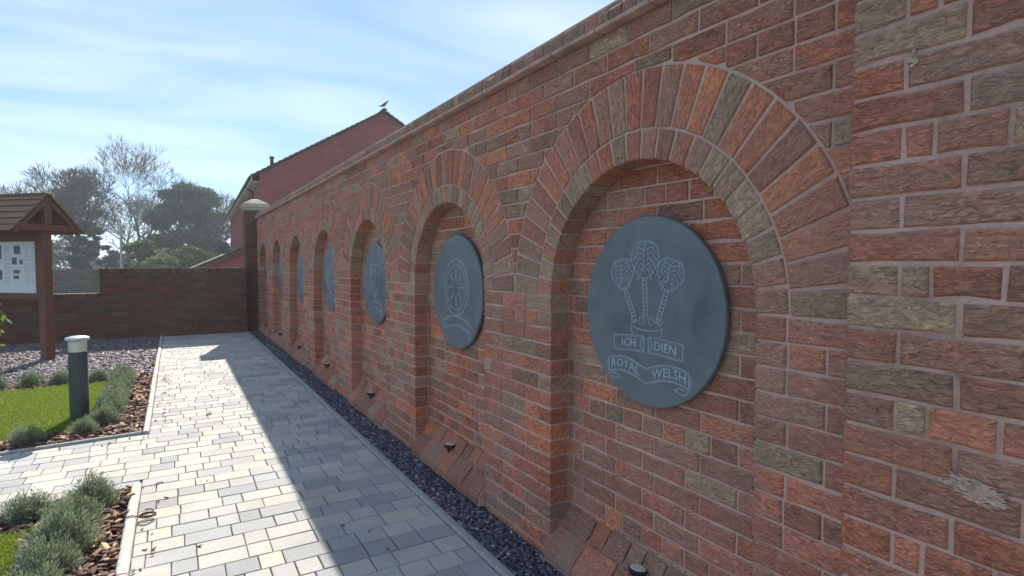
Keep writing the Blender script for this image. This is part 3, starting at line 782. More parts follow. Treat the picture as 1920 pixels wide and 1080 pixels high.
def feather(mb, cx, cy, w_, h_, lean, foot):
    rot = R(-lean)
    def T(x, y): return (cx+x*math.cos(rot)-y*math.sin(rot), cy+x*math.sin(rot)+y*math.cos(rot))
    # drooping two-lobed head
    outl = []
    for i in range(29):
        a = R(-90+360*i/28); rr = 1.0-0.16*max(0, math.cos(a-math.pi/2))**6
        outl.append(T(w_/2*rr*math.cos(a)*(1.0 if math.sin(a) > -0.3 else 0.86), h_/2*rr*math.sin(a)))
    stroke(mb, outl, 0.0045)
    stroke(mb, [T(0.004, h_*0.42), T(-0.004, h_*0.2), T(-0.006, 0), T(-0.004, -h_*0.25)], 0.004)
    for s_ in (-1, 1):
        for k_ in range(6):
            yy = h_*(0.34-0.13*k_); xe = s_*w_*(0.32+0.10*math.sin(k_*0.9))
            stroke(mb, [T(s_*0.006, yy), T(xe*0.55, yy+0.010), T(xe, yy-0.012-0.004*k_)], 0.0028)
    # barred quill
    a = Vector(T(0, -h_*0.5)); b = Vector(foot); d = (b-a); n_ = Vector((-d.y, d.x)).normalized()
    wd = 0.011
    stroke(mb, [a+n_*wd, b+n_*wd*0.8], 0.0036); stroke(mb, [a-n_*wd, b-n_*wd*0.8], 0.0036)
    for k_ in range(9):
        p_ = a+d*(k_+0.5)/9; stroke(mb, [p_-n_*wd, p_+n_*wd], 0.0032)
def ribbon(mb, x0, x1, yf, hgt, n=18):
    top = [(x0+(x1-x0)*i/n, yf(x0+(x1-x0)*i/n)+hgt/2) for i in range(n+1)]; bot = [(p, q-hgt) for p, q in top]
    stroke(mb, top, 0.0042); stroke(mb, bot, 0.0042); stroke(mb, [top[0], bot[0]], 0.0042); stroke(mb, [top[-1], bot[-1]], 0.0042)
    stroke(mb, [(p, q-0.006) for p, q in top], 0.002); stroke(mb, [(p, q+0.006) for p, q in bot], 0.002)
ORD = ['nearest arch, with feathers and ribbons', 'second arch from the buttress', 'third arch from the buttress', 'fourth arch from the buttress',
       'fifth arch from the buttress', 'sixth arch from the buttress', 'arch beside the end pillar']
for i, c in enumerate(CS):
    root = empty('slate_plaque', (XD, c, DZ), 'round blue-grey slate plaque in the '+ORD[i], 'plaque', 'slate plaques in the arches')
    mb = MB(); n = 72; rings = [(DR-0.004, 0.0), (DR, 0.004), (DR, 0.018)]
    v = [(x, -r*math.cos(2*math.pi*k/n), r*math.sin(2*math.pi*k/n)) for r, x in rings for k in range(n)]
    mb.add(v, [list(range(n))]+[(q*n+k, (q+1)*n+k, (q+1)*n+(k+1) % n, q*n+(k+1) % n) for q in (0, 1) for k in range(n)]+[[2*n+k for k in range(n)][::-1]])
    mb.build('disc', M['slate'], root)
    for a in (45, 135, 225, 315):          # stand-off fixings behind the disc
        mb = MB(); yy, z = 0.24*math.cos(R(a)), 0.24*math.sin(R(a)); mb.tube((0.017, yy, z), (0.032, yy, z), 0.012, 0.012, 8); mb.build('fixing', M['black'], root)
    em = MB()
    if i == 0:
        feather(em, -0.012, 0.205, 0.150, 0.155, 0, (-0.004, -0.02))
        feather(em, 0.120, 0.148, 0.132, 0.128, 14, (0.055, -0.045))
        feather(em, -0.138, 0.148, 0.132, 0.128, -14, (-0.06, -0.045))
        # coronet
        stroke(em, arc(0, -0.052, 0.085, 0.022, 180, 360), 0.004); stroke(em, arc(0, -0.085, 0.080, 0.022, 180, 360), 0.004)
        stroke(em, [(-0.085, -0.052), (-0.080, -0.085)], 0.004); stroke(em, [(0.085, -0.052), (0.080, -0.085)], 0.004)
        for q in (-0.07, -0.025, 0.025, 0.07):
            stroke(em, arc(q, -0.035, 0.014, 0.016, 0, 360, 8), 0.003)
        stroke(em, [(0.02, -0.09), (0.032, -0.135), (0.02, -0.15)], 0.004); stroke(em, [(-0.02, -0.09), (-0.032, -0.135), (-0.02, -0.15)], 0.004)
        y1f = lambda x: -0.142+0.012*math.cos(x*14)+0.016*abs(x)/0.18
        ribbon(em, 0.012, 0.185, y1f, 0.062); ribbon(em, -0.185, -0.012, y1f, 0.062)
        y2f = lambda x: -0.242+0.022*math.cos((abs(x)-0.13)*15)
        ribbon(em, -0.215, 0.215, y2f, 0.060, 30)
        for s_ in (-1, 1):
            stroke(em, [(s_*0.215, -0.21), (s_*0.226, -0.228), (s_*0.218, -0.258)], 0.004)
            stroke(em, [(s_*p, q) for p, q in ((0.215, -0.262), (0.205, -0.283), (0.175, -0.288), (0.150, -0.276), (0.170, -0.265), (0.195, -0.270))], 0.004)
        for s_, x_, sz, yf in (('ICH', -0.098, 0.050, y1f), ('DIEN', 0.098, 0.050, y1f), ('ROYAL', -0.118, 0.052, y2f), ('WELSH', 0.118, 0.052, y2f)):
            me = text_mesh(s_, sz, lambda x, y, x_=x_, yf=yf: (x_+x*1.02, yf(x_+x*1.02)+y*0.95)); link('lettering', me, M['line'], root)
    else:
        s_ = 0.8+0.1*((i*37) % 3)
        if i % 2:
            stroke(em, arc(0, 0.03, 0.20*s_, 0.20*s_, 0, 360, 36), 0.006); stroke(em, arc(0, 0.03, 0.16*s_, 0.16*s_, 0, 360, 36), 0.004)
            for a in range(0, 360, 45): stroke(em, [(0.05*math.cos(R(a)), 0.03+0.05*math.sin(R(a))), (0.12*math.cos(R(a)), 0.03+0.12*math.sin(R(a)))], 0.006)
        else:
            stroke(em, [(-0.13, 0.17), (0.13, 0.17), (0.13, 0.0), (0.0, -0.13), (-0.13, 0.0)], 0.006, closed=True)
            stroke(em, [(-0.13, 0.06), (0, 0.13), (0.13, 0.06)], 0.005); stroke(em, [(0, 0.13), (0, -0.12)], 0.004)
        e2 = MB(); ribbon(e2, -0.19, 0.19, lambda x: -0.215+0.03*math.cos(x*9), 0.06); e2.build('ribbon', M['line'], root)
    em.build('emblem', M['line'], root)

# ------------------------------------------------------------------ small spotlights on the sills
SL = ['glass on the nearest sill, below the feather plaque', 'second sill from the buttress', 'third sill from the buttress', 'fourth sill from the buttress', 'fifth sill from the buttress', 'sixth sill from the buttress', 'sill beside the end pillar']
for i, c in enumerate(CS):
    yy = c-0.01 if i == 0 else c+0.02
    root = empty('spotlight', (XW+0.030, yy, 0.172), 'small black round spotlight with '+SL[i] if i == 0 else 'small black round spotlight on the '+SL[i], 'spotlight', 'spotlights on the arch sills')
    def rot(o): o.rotation_euler = (R(3), R(9), 0); o.scale = (0.82,)*3; return o
    mb = MB(); mb.lathe((0, 0, 0.028), [(0.020, -0.010), (0.036, -0.004), (0.043, 0.006), (0.045, 0.016), (0.045, 0.022), (0.042, 0.025)], 28); mb.sm = False; rot(mb.build('housing', M['black'], root))
    mb = MB(); mb.lathe((0, 0, 0.028), [(0.038, 0.0252), (0.037, 0.0275), (0.025, 0.029)], 28); rot(mb.build('lens', M['lens'], root))
    mb = MB(); mb.tube((0.0, 0, 0.016), (0.006, 0, -0.035), 0.009, 0.008, 8); mb.build('stem', M['black'], root)

# ------------------------------------------------------------------ end wall, end pillar
endw = empty('end_wall', (-1.5, YB, 0), 'low dark brick boundary wall across the end of the path, stepped down on the left', 'wall')
def end_build(mb, name, m, origin=None):
    o = mb.build(name, m, endw, origin); o.location = (Vector(origin) if origin is not None else Vector((0, 0, 0)))-Vector((-1.5, YB, 0)); return o
XS, XE, HT, HL = -1.16, 1.25, 1.19, 0.74      # step position, right end, heights below the coping
ep = []
for kk in range(16):
    z0, z1 = Z0+kk*CR+J, Z0+(kk+1)*CR-J
    if z1 > HT+0.02: break
    a = -5.5 if z1 < HL+0.02 else XS
    x = a-(0.1125 if kk % 2 else 0)
    while x < XE-0.02:
        l = max(a, x)+J; r_ = min(XE, x+0.225)-J; x += 0.225
        if r_-l < 0.03: continue
        t = rt(); pts = [(l, z0), (r_, z0), (r_, z1), (l, z1)]
        ep.append((((l+r_)/2, YB, (z0+z1)/2), lambda mb, pts=pts, t=t: prism(mb, pts, (0, YB, 0), (1, 0, 0), (0, 0, 1), (0, -1, 0), 0.09, 0.005, t, 0.002)))
ep.sort(key=lambda p: wpx(p[0]))
for c, fn in ep[:300]: mb = MB(); fn(mb); end_build(mb, 'brick', M['brick_shaded'], c)
mb = MB(); [fn(mb) for c, fn in ep[300:]]; tag(end_build(mb, 'other_bricks', M['brick_shaded']), kind='stuff')
mb = MB(); mb.box(XS+0.002, XE, YB+0.006, YB+0.215, -0.06, HT); mb.box(-5.5, XS+0.004, YB+0.007, YB+0.214, -0.06, HL); end_build(mb, 'mortar_core', M['shaded_mortar'])
for (a, b, h) in ((XS-0.01, XE, HT), (-5.5, XS-0.012, HL)):
    x = a
    while x < b-0.02:
        x1 = min(x+0.075, b); t = (random.uniform(0.3, 0.9), random.random(), random.random())
        mb = MB(); v0 = len(mb.v); mb.box(x+0.004, x1-0.004, YB-0.012, YB+0.228, h+0.004, h+0.106, t, 0.006); end_build(mb, 'coping_brick', M['brick_shaded'], (x, YB, h)); x = x1
    mb = MB(); mb.box(a+0.004, b-0.004, YB-0.004, YB+0.22, h+0.003, h+0.098); end_build(mb, 'coping_mortar', M['shaded_mortar'])

PX0, PX1, PY0, PY1, PH = 1.262, 1.70, YE+0.006, YE+0.446, 2.47
pil = empty('brick_pillar', ((PX0+PX1)/2, PY0, 0), 'square brick pillar with pale pyramid cap at the far end of the arched wall', 'pillar')
PO = Vector(((PX0+PX1)/2, PY0, 0))
def pil_build(mb, name, m, origin=None):
    o = mb.build(name, m, pil, origin); o.location = (Vector(origin) if origin is not None else Vector((0, 0, 0)))-PO; return o
pp = []
for kk in range(33):
    z0, z1 = Z0+kk*CR+J, Z0+(kk+1)*CR-J
    if z1 > PH: break
    cuts = [0, 0.2175, 0.438] if kk % 2 else [0, 0.107, 0.331, 0.438]
    for u, v_ in zip(cuts[:-1], cuts[1:]):
        l = u+(J if u else 0); r_ = v_-(J if v_ < 0.43 else 0); t = rt(); t2 = rt()
        pp.append(((PX0+l, PY0, z0), lambda mb, q=[(PX0+l, z0), (PX0+r_, z0), (PX0+r_, z1), (PX0+l, z1)], t=t: prism(mb, q, (0, PY0, 0), (1, 0, 0), (0, 0, 1), (0, -1, 0), 0.05, 0.005, t, 0.001)))
        pp.append(((PX0, PY0+l, z0), lambda mb, q=[(-(PY0+r_), z0), (-(PY0+l), z0), (-(PY0+l), z1), (-(PY0+r_), z1)], t=t2: prism(mb, q, (PX0-0.001, 0, 0), (0, -1, 0), (0, 0, 1), (-1, 0, 0), 0.05, 0.005, t, 0.001)))
for c, fn in pp: mb = MB(); fn(mb); pil_build(mb, 'brick', M['brick_shaded'], c)
mb = MB(); mb.box(PX0+0.006, PX1-0.002, PY0+0.006, PY1-0.002, -0.06, PH); pil_build(mb, 'mortar_core', M['shaded_mortar'])
mb = MB(); cx, cy = (PX0+PX1)/2, (PY0+PY1)/2
def sq(h, z): return [(cx-h, cy-h, z), (cx+h, cy-h, z), (cx+h, cy+h, z), (cx-h, cy+h, z)]
rg = [sq(0.235, PH+0.003), sq(0.235, PH+0.06), sq(0.255, PH+0.065), sq(0.255, PH+0.13), sq(0.24, PH+0.145), sq(0.10, PH+0.225), sq(0.03, PH+0.25)]
v = sum(rg, []); mb.add(v, [(q*4+k, q*4+(k+1) % 4, q*4+4+(k+1) % 4, q*4+4+k) for q in range(6) for k in range(4)]+[(3, 2, 1, 0), (24, 25, 26, 27)])
pil_build(mb, 'cap', M['stone'])

# ------------------------------------------------------------------ bollard light
root = empty('bollard_light', (-0.756, 6.314, 0), 'dark grey cylindrical bollard light with pale lamp head on the mulch', 'bollard')
mb = MB(); mb.lathe((0, 0, 0), [(0.071, -0.03), (0.071, 0.60), (0.069, 0.604)], 40); mb.sm = False; mb.build('post', M['bollard'], root)
mb = MB(); mb.lathe((0, 0, 0), [(0.062, 0.6045), (0.066, 0.612), (0.070, 0.70), (0.068, 0.703)], 40); mb.build('diffuser', M['opal'], root)
for k in range(4):
    a = R(45+90*k); mb = MB(); mb.tube((0.062*math.cos(a), 0.062*math.sin(a), 0.604), (0.062*math.cos(a), 0.062*math.sin(a), 0.705), 0.004, 0.004, 6); mb.build('rib', M['alu'], root)
mb = MB(); mb.lathe((0, 0, 0), [(0.05, 0.7035), (0.088, 0.706), (0.092, 0.713), (0.092, 0.722), (0.086, 0.732), (0.05, 0.742), (0.01, 0.745)], 40); mb.build('cap', M['alu'], root)

# ------------------------------------------------------------------ notice board (turned diagonally to the path)
GH = R(43.6); g2 = Vector((math.sin(GH), math.cos(GH), 0)); r2 = Vector((-math.cos(GH), math.sin(GH), 0))   # gable direction, ridge direction
nb = empty('notice_board', (-1.59, 10.42, 0), 'brown timber notice board with pitched boarded roof and white poster', 'notice board', rz=math.pi/2-GH)
# local frame: x = gable direction (away from the path), y = ridge direction
def nbx(name, m, *a, ch=0.004, parent=None):
    mb = MB(); mb.box(*a, ch=ch); 
    return mb.build(name, m, parent or nb)
W2 = 1.62
for yy in (0.0, W2): nbx('post', M['timber'], -0.062, 0.062, yy-0.062, yy+0.062, -0.06, 2.30)
HWD, ZE, ZA = 0.475, 1.86, 2.36             # half width of roof, eaves, apex
for yy in (0.005, W2-0.005):
    sg = -1 if yy < 0.5 else 1; yo = yy+sg*0.078
    nbx('tie_beam', M['timber'], -HWD+0.03, HWD-0.03, yo-0.02, yo+0.02, ZE-0.015, ZE+0.075)
    for sx in (-1, 1):
        mb = MB(); a = (sx*HWD, ZE-0.03); b = (sx*0.012, ZA-0.03)
        d = Vector((b[0]-a[0], b[1]-a[1])).normalized(); n_ = Vector((-d.y, d.x))*(-0.045 if sx < 0 else 0.045)
        q = [(a[0], a[1]), (b[0], b[1]), (b[0]+n_.x*1.0, b[1]+n_.y*1.9), (a[0]+n_.x, a[1]+n_.y)]
        v = [(x, yo-0.024, z) for x, z in q]+[(x, yo+0.024, z) for x, z in q]
        f = [(0, 1, 2, 3), (7, 6, 5, 4)]+[(i, 4+i, 4+(i+1) % 4, (i+1) % 4) for i in range(4)]
        mb.add(v, f); mb.build('rafter', M['timber'], nb)
    nbx('king_post', M['timber'], -0.055, 0.055, yo-0.018, yo+0.018, ZE+0.078, ZA-0.06)
nbx('ridge_beam', M['timber'], -0.03, 0.03, 0.13, W2-0.13, ZA-0.16, ZA-0.07)
for sx in (-1, 1):
    slope = math.hypot(HWD+0.04, ZA-ZE+0.03); nbd = 6; e = Vector((sx*(HWD+0.04), ZE-0.05)); tip = Vector((0.0, ZA)); d = (tip-e).normalized(); n_ = Vector((-d.y, d.x))
    if n_.y < 0: n_ = -n_
    L = (tip-e).length
    for k in range(nbd):
        a = e+d*(L*k/nbd); b = e+d*(min(L, L*(k+1)/nbd+0.03)); off0, off1 = 0.026, 0.006
        q = [a+n_*0.004+n_*off0*0.0, b+n_*off1*0.0, b+n_*0.014, a+n_*0.036]
        q[0] = a+n_*0.016; q[1] = b+n_*0.002
        mb = MB(); v = [(p.x, -0.115, p.y) for p in q]+[(p.x, W2+0.115, p.y) for p in q]
        mb.add(v, [(0, 1, 2, 3), (7, 6, 5, 4)]+[(i, 4+i, 4+(i+1) % 4, (i+1) % 4) for i in range(4)]); mb.build('roof_board', M['timber_roof'], nb)
nbx('ridge_cap', M['timber_roof'], -0.05, 0.05, -0.12, W2+0.12, ZA-0.006, ZA+0.026)
y0, y1 = 0.064, W2-0.064
fr = nbx('board_frame', M['timber'], -0.02, 0.03, y0, y1, 0.88, 1.78, ch=0)
nbx('head_rail', M['timber'], -0.05, -0.022, y0, y1, 1.70, 1.79); nbx('bottom_rail', M['timber'], -0.05, -0.022, y0, y1, 0.87, 0.955)
nbx('side_rail', M['timber'], -0.048, -0.022, y0, y0+0.05, 0.957, 1.698); nbx('side_rail', M['timber'], -0.048, -0.022, y1-0.05, y1, 0.957, 1.698)
po = nbx('poster', M['poster'], -0.030, -0.0225, y0+0.052, y1-0.052, 0.958, 1.697, ch=0)
# print on the poster: small pictures and columns of text too small to read
mb = MB()
for (u, z, a, b) in ((0.40, 1.52, 0.12, 0.12), (0.36, 1.37, 0.06, 0.07), (0.47, 1.37, 0.09, 0.10), (0.42, 1.24, 0.12, 0.05), (0.44, 1.16, 0.10, 0.05), (0.75, 1.45, 0.14, 0.20), (0.75, 1.15, 0.14, 0.14), (1.15, 1.40, 0.2, 0.25)):
    mb = MB(); mb.box(-0.0312, -0.0301, u, u+a, z, z+b); mb.build('printed_picture', M['ink'], po, None)
mb = MB()
for cx_, wd in ((0.13, 0.10), (0.245, 0.10), (0.60, 0.12), (0.93, 0.16)):
    for k in range(24):
        z = 1.62-0.024*k
        if k in (9, 17): continue
        mb.box(-0.0310, -0.0301, cx_, cx_+wd*random.uniform(0.75, 1.0), z, z+0.010)
for u in (0.14, 0.22, 0.32): mb.box(-0.0311, -0.0301, u, u+0.04, 1.645, 1.675)
tag(mb.build('printed_text', M['ink_grey'], po, None), kind='stuff')

# ------------------------------------------------------------------ lavender shrubs
def shrub_mesh(seed, n):
    r = np.random.default_rng(seed)
    th = r.uniform(0, 2*np.pi, n); u = r.uniform(0.0, 1.0, n)
    ph = np.arccos(np.clip(1-u*0.98, -1, 1))            # hemisphere
    d = np.stack([np.sin(ph)*np.cos(th), np.sin(ph)*np.sin(th), np.cos(ph)], -1)
    lump = 1+0.22*np.sin(th*3+seed)+0.20*np.sin(th*5+2*seed)*np.sin(ph*4)+r.normal(0, 0.07, n)
    rad = (r.uniform(0.35, 1.0, n)**0.5)*lump
    base = d*rad[:, None]*np.array([0.125, 0.125, 0.165]); base[:, 2] += 0.005
    up = d*np.array([1, 1, 0.8])+np.array([0, 0, 0.7])+r.normal(0, 0.45, (n, 3)); up /= np.linalg.norm(up, axis=1)[:, None]
    L = r.uniform(0.015, 0.036, n); side = np.cross(up, r.normal(0, 1, (n, 3))); side /= np.linalg.norm(side, axis=1)[:, None]; w_ = r.uniform(0.0018, 0.0034, n)
    v = np.zeros((n, 4, 3)); v[:, 0] = base; v[:, 2] = base+up*L[:, None]; m_ = base+up*L[:, None]*0.5
    v[:, 1] = m_+side*w_[:, None]; v[:, 3] = m_-side*w_[:, None]
    t = np.repeat(np.stack([np.clip(r.uniform(0, 0.75, n)+0.25*u, 0, 1), r.random(n), r.random(n)], -1), 4, 0)
    return fast_mesh('foliage', v.reshape(-1, 3), np.arange(n*4).reshape(-1, 4), t)
SH = [shrub_mesh(s, 4200) for s in (3, 5, 8, 13)]
stem_me = MB()
for k in range(14):
    a = k*2.4; stem_me.tube((0.01*math.cos(a), 0.01*math.sin(a), -0.02), (0.07*math.cos(a), 0.07*math.sin(a), 0.09), 0.004, 0.002, 5)
stem_me = stem_me.mesh('stems')
spots = [  # x, y, scale, label
    (-0.72, 3.98, 1.05, 'round lavender shrub in the near bed, furthest left beside the cross path'),
    (-0.43, 3.98, 1.05, 'lavender shrub at the corner of the near bed by the edging'),
    (-0.49, 3.72, 1.0, 'second lavender shrub from the corner along the near bed row'),
    (-0.50, 3.45, 1.1, 'third lavender shrub from the corner along the near bed row'),
    (-0.52, 3.18, 1.1, 'lavender shrub at the bottom edge of the picture in the near bed row'),
    (-0.53, 2.92, 1.05, 'lavender shrub just below the picture edge in the near bed row'),
    (-1.02, 5.66, 0.85, 'low lavender shrub at the front of the far bed, left of the bollard'),
    (-0.66, 5.76, 0.95, 'lavender shrub in front of the bollard light'),
    (-0.47, 6.02, 1.0, 'lavender shrub right of the bollard near the bed corner'),
    (-0.45, 6.30, 1.0, 'second lavender shrub of the row along the far bed edging'),
    (-0.46, 6.58, 1.1, 'third lavender shrub of the row along the far bed edging'),
    (-0.45, 6.88, 1.05, 'fourth lavender shrub of the row along the far bed edging'),
    (-0.47, 7.18, 1.15, 'fifth lavender shrub of the row along the far bed edging'),
    (-0.46, 7.50, 1.1, 'sixth lavender shrub of the row along the far bed edging'),
    (-0.47, 7.82, 1.15, 'seventh lavender shrub of the row along the far bed edging'),
    (-0.48, 8.16, 1.15, 'lavender shrub at the back corner of the far bed near the gravel'),
    (-0.80, 8.22, 1.0, 'lavender shrub at the back of the far lawn just right of the bollard'),
    (-1.15, 8.24, 0.95, 'lavender shrub at the back of the far lawn behind the bollard'),
    (-1.42, 8.28, 1.05, 'lavender shrub at the back of the far lawn in front of the board post'),
    (-1.72, 8.26, 1.05, 'lavender shrub at the back of the far lawn left of the board post'),
    (-2.02, 8.30, 0.95, 'lavender shrub at the back of the far lawn at the left picture edge'),
]
for i, (x, y, s, lb) in enumerate(spots):
    far = y > 5.5; x -= 0.075 if far and x > -0.6 else 0.0; s *= (0.84 if far else 0.80)*random.uniform(0.86, 1.14)
    root = empty('lavender_shrub', (x, y, 0.0), lb, 'shrub', 'lavender shrubs edging the beds', rz=random.uniform(0, 6.28)); root.scale = (s*random.uniform(0.9, 1.1), s*random.uniform(0.9, 1.1), s*random.uniform(0.85, 1.05))
    link('foliage', SH[i % 4], M['lavender'], root); link('stems', stem_me, M['stem'], root)

# broad-leaved sapling reaching in from the left
def leaf_cloud(n, fn, L, wr, seed, droop=0.3):
    r = np.random.default_rng(seed); P = fn(r, n); n = len(P)
    d = r.normal(0, 1, (n, 3)); d[:, 2] -= droop; d /= np.linalg.norm(d, axis=1)[:, None]
    s = np.cross(d, r.normal(0, 1, (n, 3))); s /= np.linalg.norm(s, axis=1)[:, None]; l = L*r.uniform(0.6, 1.3, n)[:, None]
    v = np.zeros((n, 4, 3)); v[:, 0] = P; v[:, 2] = P+d*l; v[:, 1] = P+d*l*0.45+s*l*wr; v[:, 3] = P+d*l*0.45-s*l*wr
    t = np.repeat(np.stack([r.random(n), r.random(n), r.random(n)], -1), 4, 0)
    return fast_mesh('foliage', v.reshape(-1, 3), np.arange(4*n).reshape(-1, 4), t)
sx, sy = -1.50, 6.75
root = empty('sapling', (sx, sy, 0), 'young shrub with yellow-green leaves at the left edge above the lawn', 'shrub')
def sapf(r, n):
    a = r.uniform(0, 2*np.pi, n); rr = r.uniform(0.0, 0.20, n)**1.0; return np.stack([rr*np.cos(a), rr*np.sin(a), 0.80+r.normal(0, 0.13, n)], -1)
link('foliage', leaf_cloud(130, sapf, 0.07, 0.24, 4), M['leaf'], root)
mb = MB(); mb.tube((0, 0, -0.03), (0.01, 0, 0.5), 0.012, 0.009, 6); 
for k in range(7):
    a = k*0.9; mb.tube((0.01, 0, 0.45+0.02*k), (0.16*math.cos(a), 0.16*math.sin(a), 0.74+0.03*k), 0.006, 0.002, 5)
mb.build('stem', M['stem'], root)

# ------------------------------------------------------------------ litter on the paving
mb = MB(); pts = []
for k in range(64):
    a = k*0.33; rr = 0.038*(1-0.003*k)+0.007*math.sin(k*0.21); pts.append(Vector((rr*math.cos(a), rr*math.sin(a)*0.85, 0.012+0.0004*k+0.006*math.sin(k*0.13))))
pts = [Vector((-0.105, 0.02, 0.022)), Vector((-0.07, 0.015, 0.027)), Vector((-0.045, 0.012, 0.018))]+pts
for a, b in zip(pts[:-1], pts[1:]): mb.tube(a, b, 0.0034, 0.0034, 6, False)
o = mb.build('wire_coil', M['dry']); o.location = (-0.155, 3.625, 0.004); tag(o, 'small brown coil of wire lying on the paving against the edging', 'wire coil')
def dead_leaf(x, y, s, lb):
    mb = MB(); n = 7
    for i in range(n):
        u0, u1 = i/n-0.5, (i+1)/n-0.5; w0, w1 = 0.32*math.cos(u0*math.pi), 0.32*math.cos(u1*math.pi)
        for sg in (-1, 1):
            v = [(u0*s, 0, 0.004+0.10*s*u0*u0), (u1*s, 0, 0.004+0.10*s*u1*u1), (u1*s, sg*w1*s, 0.004+0.28*s*w1), (u0*s, sg*w0*s, 0.004+0.28*s*w0)]
            mb.add(v, [(0, 1, 2, 3) if sg > 0 else (3, 2, 1, 0)])
    o = mb.build('dead_leaf', M['dry']); o.location = (x, y, 0.002); o.rotation_euler.z = random.uniform(0, 6); tag(o, lb, 'leaf', 'dead leaves on the path')
dead_leaf(0.246, 5.889, 0.075, 'curled dead leaf alone in the middle of the sunny paving')
dead_leaf(-0.13, 7.9, 0.07, 'dead leaf beside the pale edging near the gravel'); dead_leaf(-0.12, 7.1, 0.06, 'dead leaf beside the edging, level with the lavender row')

# ------------------------------------------------------------------ beyond the wall: fence, lamp post, house, trees
fn_ = empty('timber_fence', (-2.6, 14.6, 0), 'grey horizontal board fence standing beyond the lowered end wall', 'fence')
for k in range(9):
    mb = MB(); z = 0.02+k*0.138; mb.box(-3.4, 1.27, -0.012+0.004*(k % 2), 0.012, z, z+0.137, ch=0.002); mb.build('board', M['fence'], fn_)
for x in (-2.2, -0.4, 1.30):
    mb = MB(); mb.box(x-0.045, x+0.045, -0.065, 0.03, -0.1, 1.30, ch=0.006); mb.build('post', M['fence'], fn_)
root = empty('lamp_post', (-2.95, 45, -0.06), 'slim pale grey lamp post standing among the far trees', 'lamp post')
mb = MB(); mb.tube((0, 0, 0), (0, 0, 1.2), 0.13, 0.12, 10); mb.build('base', M['grey_metal'], root)
mb = MB(); mb.tube((0, 0, 1.2), (0, 0, 4.2), 0.085, 0.055, 10); mb.build('pole', M['grey_metal'], root)
mb = MB(); mb.box(-0.07, 0.07, -0.30, 0.05, 4.2, 4.28, ch=0.02); mb.build('lantern', M['grey_metal'], root)

# house: gable end towards the garden, eaves parallel to the arched wall
HX0, HX1, HY0, HY1, HE, HA = 2.92, 12.8, 24.0, 48.0, 4.86, 7.80
house = empty('house', ((HX0+HX1)/2, HY0, -0.06), 'large red brick house with a wide gable end rising behind the arched wall', 'house')
HO = Vector(((HX0+HX1)/2, HY0, -0.06)); house.rotation_euler.z = R(-1.9)
def hb(mb, name, m, parent=None):
    o = mb.build(name, m, parent or house)
    if parent is None: o.location = -HO
    return o
mb = MB(); xa = (HX0+HX1)/2
g = [(HX0, -0.06), (HX1, -0.06), (HX1, HE), (xa, HA), (HX0, HE)]
v = [(x, HY0, z) for x, z in g]+[(x, HY1, z) for x, z in g]
mb.add(v, [(0, 1, 2, 3, 4), (9, 8, 7, 6, 5)]+[(i, 5+i, 5+(i+1) % 5, (i+1) % 5) for i in (0, 1, 4)]); hb(mb, 'wall', M['far_brick'])
sl_ = (HA-HE)/(xa-HX0)
for sx in (-1, 1):       # two roof slopes with tile courses stepped along the verge
    mb = MB(); xe = xa+sx*(xa-HX0+0.32); ze = HE-0.32*sl_; n = 26
    for k in range(n):
        x0, x1 = xe+(xa-xe)*k/n, xe+(xa-xe)*(k+1)/n; z0, z1 = ze+(HA-ze)*k/n, ze+(HA-ze)*(k+1)/n
        q = [(x0, z0+0.02), (x1, z1+0.02), (x1, z1+0.085), (x0, z0+0.125)]
        v = [(x, HY0-0.10, z) for x, z in q]+[(x, HY1+0.1, z) for x, z in q]
        mb.add(v, [(0, 1, 2, 3), (7, 6, 5, 4)]+[(i, 4+i, 4+(i+1) % 4, (i+1) % 4) for i in range(4)])
    rf = hb(mb, 'roof', M['tile'])
    if sx < 0:
        mb = MB(); mb.tube((3.45, HY0+0.7, HE+0.2), (3.45, HY0+0.7, HE+0.72), 0.075, 0.07, 10); mb.tube((3.45, HY0+0.7, HE+0.73), (3.45, HY0+0.7, HE+0.80), 0.10, 0.09, 10); hb(mb, 'vent_pipe', M['dark_metal'], rf)
mb = MB(); mb.box(xa-0.1, xa+0.1, HY0-0.12, HY1+0.12, HA+0.06, HA+0.16, ch=0.03); hb(mb, 'ridge_tiles', M['tile'])
mb = MB(); mb.box(HX0-0.30, HX0-0.27, HY0-0.08, HY1, HE-0.32, HE-0.10); hb(mb, 'fascia', M['white'])
mb = MB(); mb.box(HX0-0.27, HX0, HY0-0.06, HY1, HE-0.33, HE-0.315); hb(mb, 'soffit', M['white'])
mb = MB(); mb.tube((HX0-0.36, HY0-0.1, HE-0.20), (HX0-0.36, HY1, HE-0.20), 0.055, 0.055, 8); hb(mb, 'gutter', M['dark_metal'])
mb = MB(); mb.tube((HX0-0.06, HY0+2.6, -0.05), (HX0-0.06, HY0+2.6, HE-0.45), 0.045, 0.045, 8); mb.tube((HX0-0.06, HY0+2.6, HE-0.46), (HX0-0.33, HY0+2.6, HE-0.24), 0.045, 0.045, 8); hb(mb, 'downpipe', M['dark_metal'])
for y0 in (HY0+0.9, HY0+5.5):
    mb = MB(); mb.box(HX0-0.03, HX0+0.05, y0, y0+1.1, 2.5, 3.9); wd_ = hb(mb, 'window', M['white'])
    for q in (0, 1):
        mb = MB(); mb.box(HX0-0.036, HX0-0.0305, y0+0.07+q*0.52, y0+0.51+q*0.52, 2.57, 3.83); hb(mb, 'pane', M['pane'], wd_)
    mb = MB(); mb.box(HX0-0.08, HX0+0.02, y0-0.06, y0+1.16, 2.43, 2.497); hb(mb, 'sill', M['white'], wd_)
